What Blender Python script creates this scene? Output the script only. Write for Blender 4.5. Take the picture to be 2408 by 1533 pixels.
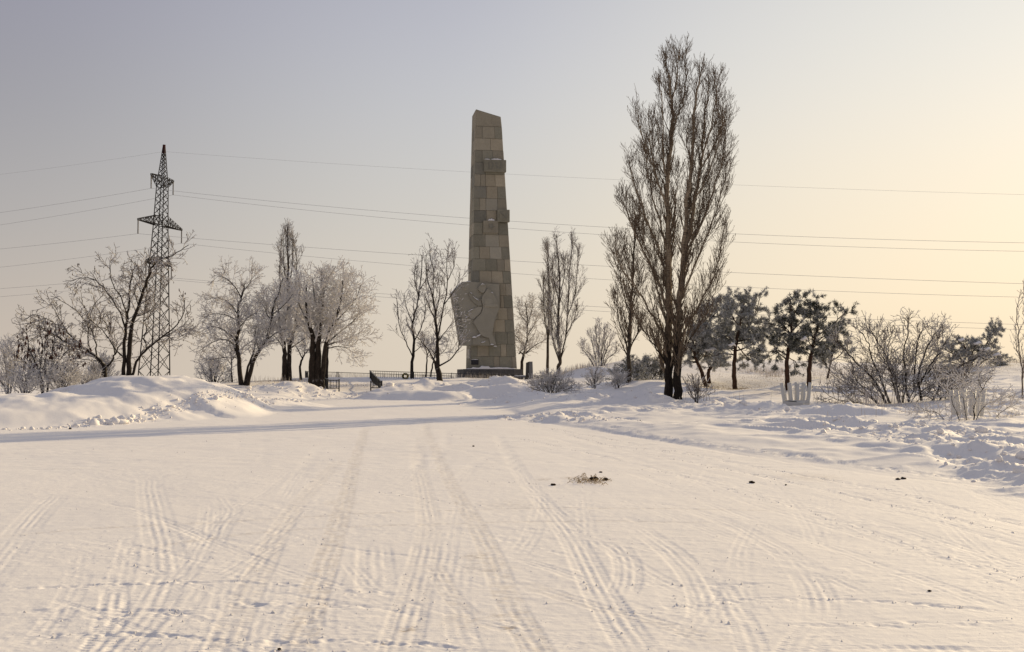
import bpy, bmesh, math, random
import numpy as np
from mathutils import Vector, Matrix, Quaternion

for o in list(bpy.data.objects): bpy.data.objects.remove(o)
scene = bpy.context.scene
COL = scene.collection
R = math.radians
rnd = random.Random(7)

# ------------------------------------------------------------------ camera
F, UC, VC, VH, EYE = 2580.0, 1204.0, 766.5, 880.0, 1.6
PITCH = math.atan((VH - VC) / F)
cam = bpy.data.cameras.new('camera'); camo = bpy.data.objects.new('camera', cam); COL.objects.link(camo)
cam.sensor_width = 36; cam.lens = F / 2408 * 36; cam.clip_end = 20000; cam.clip_start = 0.1
camo.location = (0, 0, EYE); camo.rotation_euler = (R(90) + PITCH, 0, 0)
scene.camera = camo

# ------------------------------------------------------------------ light
SUN_AZ, SUN_EL = 44.0, 17.0                        # degrees right of the view direction, above the horizon
SD = Vector((math.sin(R(SUN_AZ)) * math.cos(R(SUN_EL)), math.cos(R(SUN_AZ)) * math.cos(R(SUN_EL)), math.sin(R(SUN_EL))))
sl = bpy.data.lights.new('sun', 'SUN'); so = bpy.data.objects.new('sun', sl); COL.objects.link(so)
sl.energy = 5.0; sl.angle = R(0.6); sl.color = (1.0, 0.79, 0.47)
so.rotation_euler = SD.to_track_quat('Z', 'Y').to_euler(); so.location = SD * 100

def srgb(r, g, b):
    f = lambda c: (c / 255 / 12.92) if c / 255 <= 0.04045 else ((c / 255 + 0.055) / 1.055) ** 2.4
    return (f(r), f(g), f(b), 1)

world = bpy.data.worlds.new('World'); scene.world = world; world.use_nodes = True
wn = world.node_tree; wn.nodes.clear()
def WN(t, **k):
    n = wn.nodes.new(t)
    for a, v in k.items(): setattr(n, a, v)
    return n
wo = WN('ShaderNodeOutputWorld'); wb = WN('ShaderNodeBackground'); wn.links.new(wb.outputs[0], wo.inputs[0])
sky = WN('ShaderNodeTexSky', sky_type='NISHITA'); sky.sun_disc = False
sky.sun_elevation = R(SUN_EL); sky.sun_rotation = R(SUN_AZ); sky.dust_density = 4; sky.air_density = 1.0
tc = WN('ShaderNodeTexCoord')
sep = WN('ShaderNodeSeparateXYZ'); wn.links.new(tc.outputs['Generated'], sep.inputs[0])
hv = WN('ShaderNodeVectorMath', operation='MULTIPLY'); hv.inputs[1].default_value = (1, 1, 0); wn.links.new(tc.outputs['Generated'], hv.inputs[0])
hn = WN('ShaderNodeVectorMath', operation='NORMALIZE'); wn.links.new(hv.outputs[0], hn.inputs[0])
hd = WN('ShaderNodeVectorMath', operation='DOT_PRODUCT'); hd.inputs[1].default_value = (math.sin(R(SUN_AZ)), math.cos(R(SUN_AZ)), 0); wn.links.new(hn.outputs[0], hd.inputs[0])
def ramp(sock, stops, interp='LINEAR'):
    r = WN('ShaderNodeValToRGB'); wn.links.new(sock, r.inputs[0]); cr = r.color_ramp; cr.interpolation = interp
    while len(cr.elements) > 1: cr.elements.remove(cr.elements[-1])
    for i, (p, c) in enumerate(stops):
        e = cr.elements[0] if i == 0 else cr.elements.new(p)
        e.position = p; e.color = c
    return r
# hazy air colour against elevation (sine), for the side away from the sun, the middle and the side towards it
LEFT = [(0.0, srgb(206, 192, 178)), (0.055, srgb(199, 187, 175)), (0.13, srgb(180, 176, 174)), (0.22, srgb(163, 162, 167)), (0.32, srgb(152, 151, 165)), (0.6, srgb(150, 152, 168)), (1.0, srgb(146, 150, 168))]
MID = [(0.0, srgb(228, 214, 194)), (0.07, srgb(226, 215, 199)), (0.15, srgb(214, 210, 202)), (0.24, srgb(203, 204, 207)), (0.33, srgb(188, 189, 200)), (0.6, srgb(172, 174, 186)), (1.0, srgb(146, 150, 168))]
RIGHT = [(0.0, srgb(253, 232, 200)), (0.08, srgb(255, 237, 206)), (0.18, srgb(249, 238, 218)), (0.26, srgb(236, 233, 224)), (0.34, srgb(226, 226, 222)), (0.6, srgb(198, 198, 202)), (1.0, srgb(146, 150, 168))]
rl, rm, rr = (ramp(sep.outputs[2], s, 'B_SPLINE') for s in (LEFT, MID, RIGHT))
def fac(a, b):
    m = WN('ShaderNodeMapRange'); m.interpolation_type = 'SMOOTHSTEP'; m.inputs[1].default_value = a; m.inputs[2].default_value = b
    wn.links.new(hd.outputs['Value'], m.inputs[0]); return m.outputs[0]
def wmix(f, a, b):
    m = WN('ShaderNodeMix', data_type='RGBA')
    if isinstance(f, float): m.inputs[0].default_value = f
    else: wn.links.new(f, m.inputs[0])
    wn.links.new(a, m.inputs[6]); wn.links.new(b, m.inputs[7]); return m.outputs[2]
c1 = wmix(fac(0.30, 0.76), rl.outputs[0], rm.outputs[0])
c2 = wmix(fac(0.66, 0.97), c1, rr.outputs[0])
sk = WN('ShaderNodeVectorMath', operation='SCALE'); sk.inputs[3].default_value = 0.08; wn.links.new(sky.outputs[0], sk.inputs[0])
c3 = wmix(0.06, c2, sk.outputs[0])
wn.links.new(c3, wb.inputs[0]); wb.inputs[1].default_value = 1.0
scene.view_settings.view_transform = 'Standard'; scene.view_settings.look = 'None'
scene.view_settings.exposure = 0.0; scene.view_settings.gamma = 1.0; scene.view_settings.use_curve_mapping = False
scene.render.engine = 'CYCLES'
try:
    scene.cycles.max_bounces = 6; scene.cycles.diffuse_bounces = 3
except Exception: pass

# ------------------------------------------------------------------ helpers
def P(u, v, Y):
    """point at forward distance Y on the sight line through photo position (u, v)"""
    x = (u - UC) / F; up = -(v - VC) / F
    yd = math.cos(PITCH) - up * math.sin(PITCH); zd = math.sin(PITCH) + up * math.cos(PITCH)
    k = Y / yd
    return Vector((x * k, Y, EYE + zd * k))

def tag(o, label=None, cat=None, group=None, kind=None):
    if label: o['label'] = label
    if cat: o['category'] = cat
    if group: o['group'] = group
    if kind: o['kind'] = kind
    return o
def link(name, mesh, parent=None, loc=None):
    o = bpy.data.objects.new(name, mesh); COL.objects.link(o)
    if parent is not None: o.parent = parent
    if loc is not None: o.location = loc
    return o
def thing(name, label, cat, loc=(0, 0, 0), rz=0, group=None):
    o = link(name, None); o.location = loc; o.rotation_euler = (0, 0, rz); o.empty_display_size = 0.3
    return tag(o, label, cat, group)
def mesh_np(name, V, Fc, mat, smooth=False):
    """V (n,3) array, Fc (m,k) array of equal-sized faces"""
    me = bpy.data.meshes.new(name)
    V = np.asarray(V, dtype=np.float32); Fc = np.asarray(Fc, dtype=np.int32)
    me.vertices.add(len(V)); me.vertices.foreach_set('co', V.ravel())
    k = Fc.shape[1]; me.loops.add(Fc.size); me.loops.foreach_set('vertex_index', Fc.ravel())
    me.polygons.add(len(Fc)); me.polygons.foreach_set('loop_start', np.arange(0, Fc.size, k, dtype=np.int32))
    me.polygons.foreach_set('loop_total', np.full(len(Fc), k, dtype=np.int32))
    if smooth: me.polygons.foreach_set('use_smooth', np.ones(len(Fc), dtype=bool))
    me.update(calc_edges=True)
    if mat: me.materials.append(mat)
    return me
def mesh_py(name, V, Fc, mat, smooth=False):
    me = bpy.data.meshes.new(name); me.from_pydata([tuple(v) for v in V], [], [tuple(f) for f in Fc]); me.update()
    bm = bmesh.new(); bm.from_mesh(me); bmesh.ops.recalc_face_normals(bm, faces=bm.faces); bm.to_mesh(me); bm.free()
    if smooth:
        for p in me.polygons: p.use_smooth = True
    me.materials.append(mat); return me
BOXF = [(0, 1, 2, 3), (7, 6, 5, 4), (0, 4, 5, 1), (1, 5, 6, 2), (2, 6, 7, 3), (3, 7, 4, 0)]
def hexa(name, c8, mat, bev=0.0):
    me = mesh_py(name, c8, BOXF, mat)
    if bev > 0:
        bm = bmesh.new(); bm.from_mesh(me); bmesh.ops.bevel(bm, geom=bm.edges[:], offset=bev, segments=1, affect='EDGES'); bm.to_mesh(me); bm.free()
    return me
def box(name, x0, x1, y0, y1, z0, z1, mat, bev=0.0):
    return hexa(name, [(x0, y0, z0), (x1, y0, z0), (x1, y1, z0), (x0, y1, z0), (x0, y0, z1), (x1, y0, z1), (x1, y1, z1), (x0, y1, z1)], mat, bev)
def prism(name, poly, y0, y1, mat, bev=0.0):
    n = len(poly); V = [(x, y0, z) for x, z in poly] + [(x, y1, z) for x, z in poly]
    Fc = [tuple(range(n)), tuple(range(2 * n - 1, n - 1, -1))] + [(i, (i + 1) % n, n + (i + 1) % n, n + i) for i in range(n)]
    me = mesh_py(name, V, Fc, mat)
    if bev > 0:
        bm = bmesh.new(); bm.from_mesh(me)
        es = [e for e in bm.edges if all(abs(v.co.y - y0) < 1e-5 for v in e.verts)]
        bmesh.ops.bevel(bm, geom=es, offset=bev, segments=2, affect='EDGES'); bm.to_mesh(me); bm.free()
    return me

# value noise ---------------------------------------------------------------
def _h(ix, iy, seed):
    n = (ix.astype(np.int64) * 374761393 + iy.astype(np.int64) * 668265263 + seed * 982451653) & 0xFFFFFFFF
    n = ((n ^ (n >> 13)) * 1274126177) & 0xFFFFFFFF
    return ((n ^ (n >> 16)) & 0xFFFF).astype(np.float64) / 65535.0
def vnoise(x, y, seed=0):
    ix = np.floor(x); iy = np.floor(y); fx = x - ix; fy = y - iy
    fx = fx * fx * fx * (fx * (fx * 6 - 15) + 10); fy = fy * fy * fy * (fy * (fy * 6 - 15) + 10)
    a = _h(ix, iy, seed); b = _h(ix + 1, iy, seed); c = _h(ix, iy + 1, seed); d = _h(ix + 1, iy + 1, seed)
    return (a + (b - a) * fx) * (1 - fy) + (c + (d - c) * fx) * fy - 0.5
def fbm(x, y, oct=4, seed=0, gain=0.5):
    s = 0; a = 1.0
    for i in range(oct):
        s = s + a * vnoise(x + 17.3 * i, y - 9.1 * i, seed + i); x = x * 2.03; y = y * 2.03; a *= gain
    return s
def sstep(a, b, x):
    t = np.clip((x - a) / (b - a), 0, 1); return t * t * (3 - 2 * t)

# ------------------------------------------------------------------ materials
def mat(name, rough=0.8, spec=0.3, metallic=0.0):
    m = bpy.data.materials.new(name); m.use_nodes = True; nt = m.node_tree
    b = nt.nodes['Principled BSDF']; b.inputs['Roughness'].default_value = rough
    b.inputs['Specular IOR Level'].default_value = spec; b.inputs['Metallic'].default_value = metallic
    return m, nt, b
def node(nt, t, ins=None, **k):
    n = nt.nodes.new(t)
    for a, v in k.items(): setattr(n, a, v)
    for a, v in (ins or {}).items():
        if hasattr(v, 'is_linked'): nt.links.new(v, n.inputs[a])
        else: n.inputs[a].default_value = v
    return n
def ntex(nt, scale, detail=4, rough=0.6, vec=None, coord='Object', dist=0.0):
    if vec is None:
        t = nt.nodes.new('ShaderNodeTexCoord'); vec = t.outputs[coord]
    n = node(nt, 'ShaderNodeTexNoise', {'Vector': vec, 'Scale': scale, 'Detail': detail, 'Roughness': rough, 'Distortion': dist})
    return n.outputs['Fac']
def mrange(nt, s, a, b, c=0.0, d=1.0):
    return node(nt, 'ShaderNodeMapRange', {0: s, 1: a, 2: b, 3: c, 4: d}).outputs[0]
def cmix(nt, f, a, b):
    m = nt.nodes.new('ShaderNodeMix'); m.data_type = 'RGBA'
    for i, v in ((0, f), (6, a), (7, b)):
        if hasattr(v, 'is_linked'): nt.links.new(v, m.inputs[i])
        else: m.inputs[i].default_value = v if i == 0 else (*v, 1) if len(v) == 3 else v
    return m.outputs[2]
def math_(nt, op, a, b=0.0):
    return node(nt, 'ShaderNodeMath', {0: a, 1: b}, operation=op).outputs[0]
def setcol(nt, b, s): nt.links.new(s, b.inputs['Base Color'])
def bump(nt, b, h, strength, dist):
    n = node(nt, 'ShaderNodeBump', {'Height': h, 'Strength': strength, 'Distance': dist}); nt.links.new(n.outputs[0], b.inputs['Normal'])

def snow_mat(name, ground=True):
    m, nt, b = mat(name, 0.75, 0.25)
    base = cmix(nt, ntex(nt, 0.35, 4), (0.825, 0.785, 0.755), (0.87, 0.835, 0.805))
    if ground:
        at = node(nt, 'ShaderNodeAttribute', attribute_name='dirt')
        n1 = ntex(nt, 9.0, 5, 0.75)
        f = math_(nt, 'MULTIPLY', at.outputs['Fac'], mrange(nt, n1, 0.42, 0.62))
        base = cmix(nt, f, base, (0.36, 0.29, 0.22))
        at2 = node(nt, 'ShaderNodeAttribute', attribute_name='grassy')
        n2 = ntex(nt, 6.0, 6, 0.8)
        f2 = math_(nt, 'MULTIPLY', at2.outputs['Fac'], mrange(nt, n2, 0.44, 0.6))
        base = cmix(nt, f2, base, (0.42, 0.33, 0.21))
    setcol(nt, b, base)
    fine = ntex(nt, 55.0, 3, 0.7); mid = ntex(nt, 7.0, 5, 0.65)
    h = math_(nt, 'ADD', math_(nt, 'MULTIPLY', fine, 0.25), mid)
    bump(nt, b, h, 0.28, 0.02)
    b.inputs['Subsurface Weight'].default_value = 0.0
    return m
M_SNOW = snow_mat('snow_ground_surface'); M_SNOWC = snow_mat('snow_caps', False)

def bark(name, dark, light, frost, fs=0.5):
    """bark with hoarfrost: frost grows on noise patches and on upward faces"""
    m, nt, b = mat(name, 0.85, 0.2)
    n = ntex(nt, 5.0, 5, 0.7)
    base = cmix(nt, mrange(nt, n, 0.35, 0.7), dark, light)
    if frost > 0:
        g = nt.nodes.new('ShaderNodeNewGeometry'); s = node(nt, 'ShaderNodeSeparateXYZ', {0: g.outputs['Normal']})
        up = mrange(nt, s.outputs[2], -0.6, 0.7)
        pn = ntex(nt, 2.3, 4, 0.7)
        f = math_(nt, 'MULTIPLY', mrange(nt, math_(nt, 'ADD', math_(nt, 'MULTIPLY', up, fs), pn), 1.0 - frost, 1.25 - frost), 0.92)
        base = cmix(nt, f, base, (0.74, 0.715, 0.70))
    setcol(nt, b, base)
    bump(nt, b, ntex(nt, 22.0, 4, 0.7), 0.6, 0.03)
    return m
M_BARK = bark('dark_bark', (0.018, 0.013, 0.010), (0.055, 0.042, 0.032), 0.12)
M_BARKF = bark('dark_bark_with_frost', (0.014, 0.010, 0.008), (0.034, 0.026, 0.021), 0.08)
M_PBARK = bark('poplar_limb_bark', (0.03, 0.023, 0.017), (0.10, 0.078, 0.056), 0.0)
M_TWIG = bark('brown_twigs', (0.10, 0.074, 0.052), (0.22, 0.165, 0.118), 0.05)
M_TWIG1 = bark('slightly_frosted_twigs', (0.05, 0.037, 0.029), (0.12, 0.09, 0.068), 0.42)
M_TWIG15 = bark('half_frosted_twigs', (0.06, 0.043, 0.033), (0.15, 0.11, 0.082), 0.50)
M_TWIG2 = bark('frosted_twigs', (0.06, 0.045, 0.036), (0.14, 0.108, 0.088), 0.64)
M_TWIG3 = bark('heavily_frosted_twigs', (0.07, 0.058, 0.05), (0.16, 0.13, 0.115), 0.85)
M_REDB = bark('reddish_pine_bark', (0.03, 0.018, 0.012), (0.10, 0.052, 0.033), 0.12)
def poplar_trunk_mat():
    m, nt, b = mat('poplar_trunk_bark', 0.85, 0.15)
    t = nt.nodes.new('ShaderNodeTexCoord'); s = node(nt, 'ShaderNodeSeparateXYZ', {0: t.outputs['Object']})
    mp = node(nt, 'ShaderNodeMapping', {'Vector': t.outputs['Object'], 'Scale': (9, 9, 0.9)})
    fur = ntex(nt, 3.0, 6, 0.75, vec=mp.outputs[0])
    mp2 = node(nt, 'ShaderNodeMapping', {'Vector': t.outputs['Object'], 'Scale': (1.2, 1.2, 16)})
    ban = ntex(nt, 1.3, 4, 0.8, vec=mp2.outputs[0])
    low = cmix(nt, mrange(nt, fur, 0.4, 0.66), (0.012, 0.009, 0.007), (0.04, 0.03, 0.023))
    high = cmix(nt, mrange(nt, ban, 0.52, 0.62), (0.33, 0.265, 0.19), (0.05, 0.038, 0.03))
    zz = math_(nt, 'ADD', s.outputs[2], math_(nt, 'MULTIPLY', fur, 2.0))
    setcol(nt, b, cmix(nt, mrange(nt, zz, 3.6, 5.6), low, high))
    bump(nt, b, fur, 0.9, 0.06); return m
M_PTRUNK = poplar_trunk_mat()

def stone(name, c1, c2, speck=0.5):
    m, nt, b = mat(name, 0.88, 0.2)
    oi = nt.nodes.new('ShaderNodeObjectInfo')
    n1 = ntex(nt, 26.0, 4, 0.8); n2 = ntex(nt, 1.3, 5, 0.7)
    base = cmix(nt, mrange(nt, n2, 0.3, 0.7), c1, c2)
    base = cmix(nt, mrange(nt, n1, 0.52, 0.70), base, tuple(x * (1 - speck) for x in c1))
    base = cmix(nt, mrange(nt, n1, 0.30, 0.40, 0.45, 0.0), base, tuple(min(1, x * 1.7) for x in c2))
    hs = node(nt, 'ShaderNodeHueSaturation', {'Value': mrange(nt, oi.outputs['Random'], 0, 1, 0.86, 1.14), 'Color': base})
    setcol(nt, b, hs.outputs[0]); bump(nt, b, n1, 0.5, 0.02); return m
STONE = {'v': stone('very_dark_grey_stone', (0.172, 0.165, 0.138), (0.224, 0.215, 0.181)),
         'd': stone('dark_grey_green_stone', (0.215, 0.205, 0.162), (0.275, 0.258, 0.206)),
         'm': stone('grey_brown_stone', (0.267, 0.241, 0.189), (0.331, 0.301, 0.237)),
         'l': stone('tan_stone', (0.318, 0.280, 0.211), (0.378, 0.335, 0.258)),
         'g': stone('plain_grey_stone', (0.292, 0.271, 0.224), (0.335, 0.314, 0.258), 0.3)}
M_MORTAR = stone('mortar_core', (0.172, 0.159, 0.129), (0.241, 0.224, 0.181))
M_RELIEF = stone('relief_concrete', (0.284, 0.267, 0.219), (0.335, 0.314, 0.262), 0.2)
M_RELIEF2 = M_RELIEF
M_PLINTH = stone('plinth_granite', (0.07, 0.067, 0.068), (0.13, 0.124, 0.12), 0.4)
def flat(name, c, rough=0.6, spec=0.4, metallic=0.0, var=0.25, scale=8.0):
    m, nt, b = mat(name, rough, spec, metallic)
    setcol(nt, b, cmix(nt, ntex(nt, scale, 4), tuple(x * (1 - var) for x in c), tuple(min(1, x * (1 + var)) for x in c))); return m
M_IRON = flat('dark_painted_iron', (0.018, 0.018, 0.02), 0.5)
M_STEEL = flat('pylon_steel', (0.016, 0.014, 0.016), 0.8, 0.1)
M_WIRE = flat('cable_aluminium', (0.30, 0.31, 0.34), 0.5)
M_INS = flat('insulator_glass', (0.07, 0.055, 0.05), 0.3)
M_RED = flat('weathered_red_paint', (0.045, 0.012, 0.012), 0.8, .1)
M_BRONZE = flat('dark_bronze', (0.012, 0.012, 0.02), 0.35, 0.5, 0.3)
M_WHITE = flat('white_paint', (0.60, 0.585, 0.55), 0.6, 0.3, 0, 0.06, 5)
M_WHITE2 = flat('grubby_white_paint', (0.50, 0.48, 0.45), 0.7, 0.2, 0, 0.14, 4)
M_BLACKST = flat('polished_black_granite', (0.008, 0.008, 0.010), 0.2, 0.5)
M_GREYST = flat('grey_granite', (0.13, 0.13, 0.135), 0.5, 0.3, 0, 0.25, 12)
M_NEEDLE = None
def needle_mat(name, frost):
    m, nt, b = mat(name, 0.7, 0.25)
    base = cmix(nt, mrange(nt, ntex(nt, 3.0, 3), 0.35, 0.65), (0.012, 0.018, 0.009), (0.035, 0.042, 0.02))
    f = mrange(nt, ntex(nt, 2.6, 5, 0.8), 0.84 - frost, 1.0 - frost)
    g = nt.nodes.new('ShaderNodeNewGeometry'); isl = g.outputs['Random Per Island']
    f2 = math_(nt, 'MULTIPLY', f, mrange(nt, isl, 0.1, 0.9, 0.25, 1.0))
    setcol(nt, b, cmix(nt, f2, base, (0.66, 0.66, 0.66))); return m
M_ND0 = needle_mat('dark_pine_needles', 0.42); M_ND1 = needle_mat('frosted_pine_needles', 0.52); M_ND2 = needle_mat('heavily_frosted_pine_needles', 0.60)
M_GRASS = flat('dry_grass_straw', (0.36, 0.27, 0.16), 0.9, 0.1, 0, 0.4, 3)
M_GRASSF = flat('frosted_grass_straw', (0.56, 0.50, 0.44), 0.9, 0.1, 0, 0.2, 3)
M_POD = flat('dry_reddish_pods', (0.085, 0.042, 0.032), 0.8, 0.1, 0, 0.4, 3)
M_DUNG = flat('dark_brown_clods', (0.035, 0.022, 0.014), 0.9, 0.1, 0, 0.4, 9)
M_BOTTLE = flat('green_bottle_glass', (0.02, 0.05, 0.018), 0.15, 0.5)
M_WREATH = flat('wreath_greenery', (0.03, 0.045, 0.018), 0.8, 0.1, 0, 0.4, 9)
M_YEL = flat('yellow_flowers', (0.42, 0.30, 0.05), 0.8)

# ------------------------------------------------------------------ terrain
CTRL = []
def cp(u, v, Y): p = P(u, v, Y); CTRL.append((p.x, p.y, p.z))
def cw(x, y, z): CTRL.append((x, y, z))
for a in [(-300, 950, 40), (-300, 945, 50), (-300, 950, 70), (0, 944, 44), (120, 942, 46), (0, 938, 54), (100, 938, 60), (200, 937, 66), (0, 942, 85), (200, 938, 90),
          (290, 925, 50), (430, 925, 50), (430, 907, 60), (480, 908, 68), (470, 912, 82), (360, 915, 75), (330, 925, 100),
          (560, 910, 61), (640, 897, 66), (740, 890, 72), (620, 905, 84), (700, 893, 88), (560, 925, 55), (640, 925, 56),
          (800, 888, 78), (870, 890, 74), (950, 888, 80), (1080, 889, 78), (1150, 891, 79), (1150, 891, 90), (900, 889, 92), (1250, 891, 80), (1310, 890, 78), (1340, 890, 84),
          (770, 920, 61.5), (900, 917, 62), (830, 915, 63.5), (840, 900, 70), (960, 906, 64), (1060, 905, 64), (1200, 908, 62), (1200, 898, 70), (1300, 905, 64), (1290, 928, 54), (1180, 925, 56),
          (1400, 915, 60), (1390, 895, 68), (1400, 940, 50), (1300, 945, 48), (1480, 897, 60), (1540, 893, 62), (1600, 941, 48), (1570, 941, 48), (1640, 925, 54),
          (1670, 909, 61), (1730, 916, 60), (1800, 905, 60), (1852, 920, 54), (1905, 918, 54), (1945, 890, 62), (1870, 955, 43), (1700, 960, 42), (1980, 935, 48),
          (2060, 965, 42), (2150, 945, 46), (2300, 930, 46), (2275, 985, 33.5), (2408, 990, 33), (2408, 940, 42), (2408, 895, 54), (2408, 857, 70), (2600, 850, 70),
          (2280, 858, 68), (2150, 868, 70), (2050, 872, 72), (2000, 868, 74), (1890, 852, 76), (1800, 846, 78), (1700, 849, 78), (1600, 853, 78), (1540, 850, 78), (1490, 850, 76), (1450, 856, 74), (1420, 868, 72), (1380, 878, 72), (1550, 880, 68),
          (1500, 880, 70), (1800, 880, 69), (2100, 905, 58)]: cp(*a)
for a in [(2, 36, .12), (5, 31, .12), (7, 26, .12), (9, 20, .10), (11, 15, .08), (14, 10, .1), (16, 20, .2), (12, 26, .15), (18, 28, .3), (13, 32, .25), (6, 38, .22), (24, 20, .5), (30, 35, 1.0), (34, 50, 1.8), (40, 66, 2.6),
          (-30, 30, .5), (-40, 20, .5), (-34, 45, .5), (-40, 70, .0), (-50, 110, -1.5), (-20, 110, .2), (0, 105, .9), (12, 100, 1.3), (26, 100, 1.9), (45, 100, 2.2), (-57, 150, -2.2), (-20, 150, -1.6), (20, 150, -1), (60, 150, -.5), (-80, 200, -4), (0, 200, -4), (80, 200, -4), (-110, 240, -7), (0, 240, -8), (110, 240, -7), (-110, 100, -1.5), (-110, 20, 0), (110, 20, 1), (110, 120, 1), (-57, 178, -2.6)]: cw(*a)
C = np.array(CTRL)
def tps(d2): return 0.5 * d2 * np.log(d2 + 1e-9)
def solve_rbf():
    S = 0.02; X = C[:, :2] * S
    d2 = ((X[:, None, :] - X[None, :, :]) ** 2).sum(-1); n = len(C)
    A = np.zeros((n + 3, n + 3)); A[:n, :n] = tps(d2) + np.eye(n) * 2e-5; A[:n, n] = 1; A[n, :n] = 1; A[:n, n + 1:] = X; A[n + 1:, :n] = X.T
    w = np.linalg.solve(A, np.concatenate([C[:, 2], np.zeros(3)]))
    gx = np.arange(-120, 120.1, 0.75); gy = np.arange(-6, 246, 0.75)
    GX, GY = np.meshgrid(gx * S, gy * S); out = w[n] + w[n + 1] * GX + w[n + 2] * GY
    for i in range(n): out = out + w[i] * tps((GX - X[i, 0]) ** 2 + (GY - X[i, 1]) ** 2)
    return gx, gy, out
GXS, GYS, GRID = solve_rbf()
def base_h(x, y):
    fx = np.clip((x - GXS[0]) / 0.75, 0, len(GXS) - 1.001); fy = np.clip((y - GYS[0]) / 0.75, 0, len(GYS) - 1.001)
    ix = fx.astype(int); iy = fy.astype(int); fx = fx - ix; fy = fy - iy
    return (GRID[iy, ix] * (1 - fx) + GRID[iy, ix + 1] * fx) * (1 - fy) + (GRID[iy + 1, ix] * (1 - fx) + GRID[iy + 1, ix + 1] * fx) * fy
PLAZA = [(-60, -8), (-60, 27), (-24, 31), (-15.6, 32.6), (-12.9, 34.4), (-12.3, 38), (-11.0, 41), (-10.1, 44.5), (-9.6, 48.5), (-9.9, 52), (-10.6, 57), (-8, 60), (-2.3, 60), (-0.4, 54), (-0.3, 47), (0.5, 39), (2.56, 30.6), (3.9, 25), (5.8, 18.8), (7.3, 15.0), (9.8, 10), (13, 4), (13, -8)]
def poly_sd(x, y, poly):
    d = np.full(x.shape, 1e9); inside = np.zeros(x.shape, bool); n = len(poly)
    for i in range(n):
        x0, y0 = poly[i]; x1, y1 = poly[(i + 1) % n]; ex, ey = x1 - x0, y1 - y0
        t = np.clip(((x - x0) * ex + (y - y0) * ey) / (ex * ex + ey * ey), 0, 1)
        d = np.minimum(d, (x - x0 - t * ex) ** 2 + (y - y0 - t * ey) ** 2)
        c = ((y0 > y) != (y1 > y)) & (x < (x1 - x0) * (y - y0) / ((y1 - y0) if y1 != y0 else 1e-9) + x0); inside ^= c
    return np.where(inside, 1, -1) * np.sqrt(d)
# snow banks: crest points (photo u, v, distance, half width)
RIDGES = [
    [(-350, 918, 36, 5), (-150, 925, 37, 4.5), (-30, 928, 38, 4.5), (70, 924, 38.5, 4.6), (130, 927, 39, 4.6), (205, 925, 39.5, 4.6), (240, 908, 40, 4.8), (285, 893, 41, 5.2), (318, 887, 41.6, 5.4), (345, 884, 42.4, 5.3), (395, 890, 44, 4.9), (432, 907, 45.5, 4.7), (480, 916, 46.5, 5.0), (560, 926, 47.5, 4.8), (630, 936, 49, 3.6), (690, 949, 50.5, 2.2), (720, 955, 51, 1)],
    [(296, 896, 40.6, .9), (312, 886, 41, 1.2), (322, 883, 41.3, 1.2), (336, 889, 41.5, .9)],
    [(352, 888, 42, .8), (372, 884, 42.6, 1.0), (392, 890, 43.2, .8)],
    [(432, 905, 44.8, 1.2), (448, 920, 43.6, 1.2), (466, 938, 42.6, 1.2), (486, 957, 41.6, 1.0)],
    [(425, 898, 56, 1.0), (440, 902, 56, 1.2), (475, 907, 56, 1.2)],
    [(575, 912, 58, 1.6), (650, 903, 59, 2.2), (680, 896, 59.5, 2.2), (705, 897, 60, 2.0), (745, 907, 60, 1.6), (765, 916, 60, 1.0)],
    [(900, 915, 58, 1.5), (935, 905, 59, 2), (975, 901, 60, 2), (1000, 893, 60.5, 2), (1030, 897, 60.5, 2), (1075, 907, 60, 1.6)],
    [(905, 921, 57, 1.5), (990, 917, 57, 1.8), (1050, 921, 56, 1.5)],
    [(1095, 905, 60, 1.6), (1135, 893, 60.5, 2.4), (1168, 887, 61, 2.6), (1205, 890, 61, 2.4), (1240, 901, 60, 2)],
    [(1090, 920, 57, 1.6), (1150, 910, 58, 2), (1210, 903, 58.5, 2), (1290, 903, 58.5, 2.2), (1350, 910, 58, 1.6)],
    [(1160, 938, 52, 1.3), (1200, 926, 52, 2), (1255, 920, 51.5, 2), (1300, 923, 51, 2), (1350, 931, 50, 1.8), (1395, 938, 49, 1.4)],
    [(1350, 960, 45, 0.8), (1410, 955, 45, 1.6), (1450, 930, 45.3, 2.3), (1478, 919, 45.5, 2.6), (1502, 916, 45.5, 2.6), (1530, 925, 45.5, 2.3), (1580, 944, 45.5, 1.8), (1640, 953, 44, 1.5), (1700, 958, 41, 1.8), (1760, 957, 39.5, 1.8), (1815, 963, 38, 1.6), (1870, 972, 36.5, 1.5), (1935, 967, 35.5, 1.8), (1992, 961, 35, 2.0), (2046, 976, 33.5, 1.5), (2120, 990, 31, 1.2)],
    [(1980, 1000, 31.5, .8), (2035, 997, 30.5, 1.1), (2103, 1009, 29, 1.1), (2179, 1019, 27.5, 1.1), (2260, 1030, 25.5, 1.1), (2340, 1040, 24, 1.1), (2430, 1050, 22.5, 1.1), (2600, 1080, 19.5, 1.1)],
    [(1960, 1012, 28.0, .4), (2010, 1022, 27, .8), (2130, 1038, 24.5, .9), (2230, 1058, 21.8, .9), (2320, 1078, 19.8, .9), (2420, 1100, 18, .9), (2560, 1140, 15, .9)],
    [(1235, 988, 38, .5), (1275, 976, 38, .8), (1330, 980, 37.5, .8), (1400, 990, 36, .6)],
    [(1420, 862, 73.5, 3), (1455, 853, 74, 3.5), (1495, 849, 75, 3.5)],
]
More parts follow.
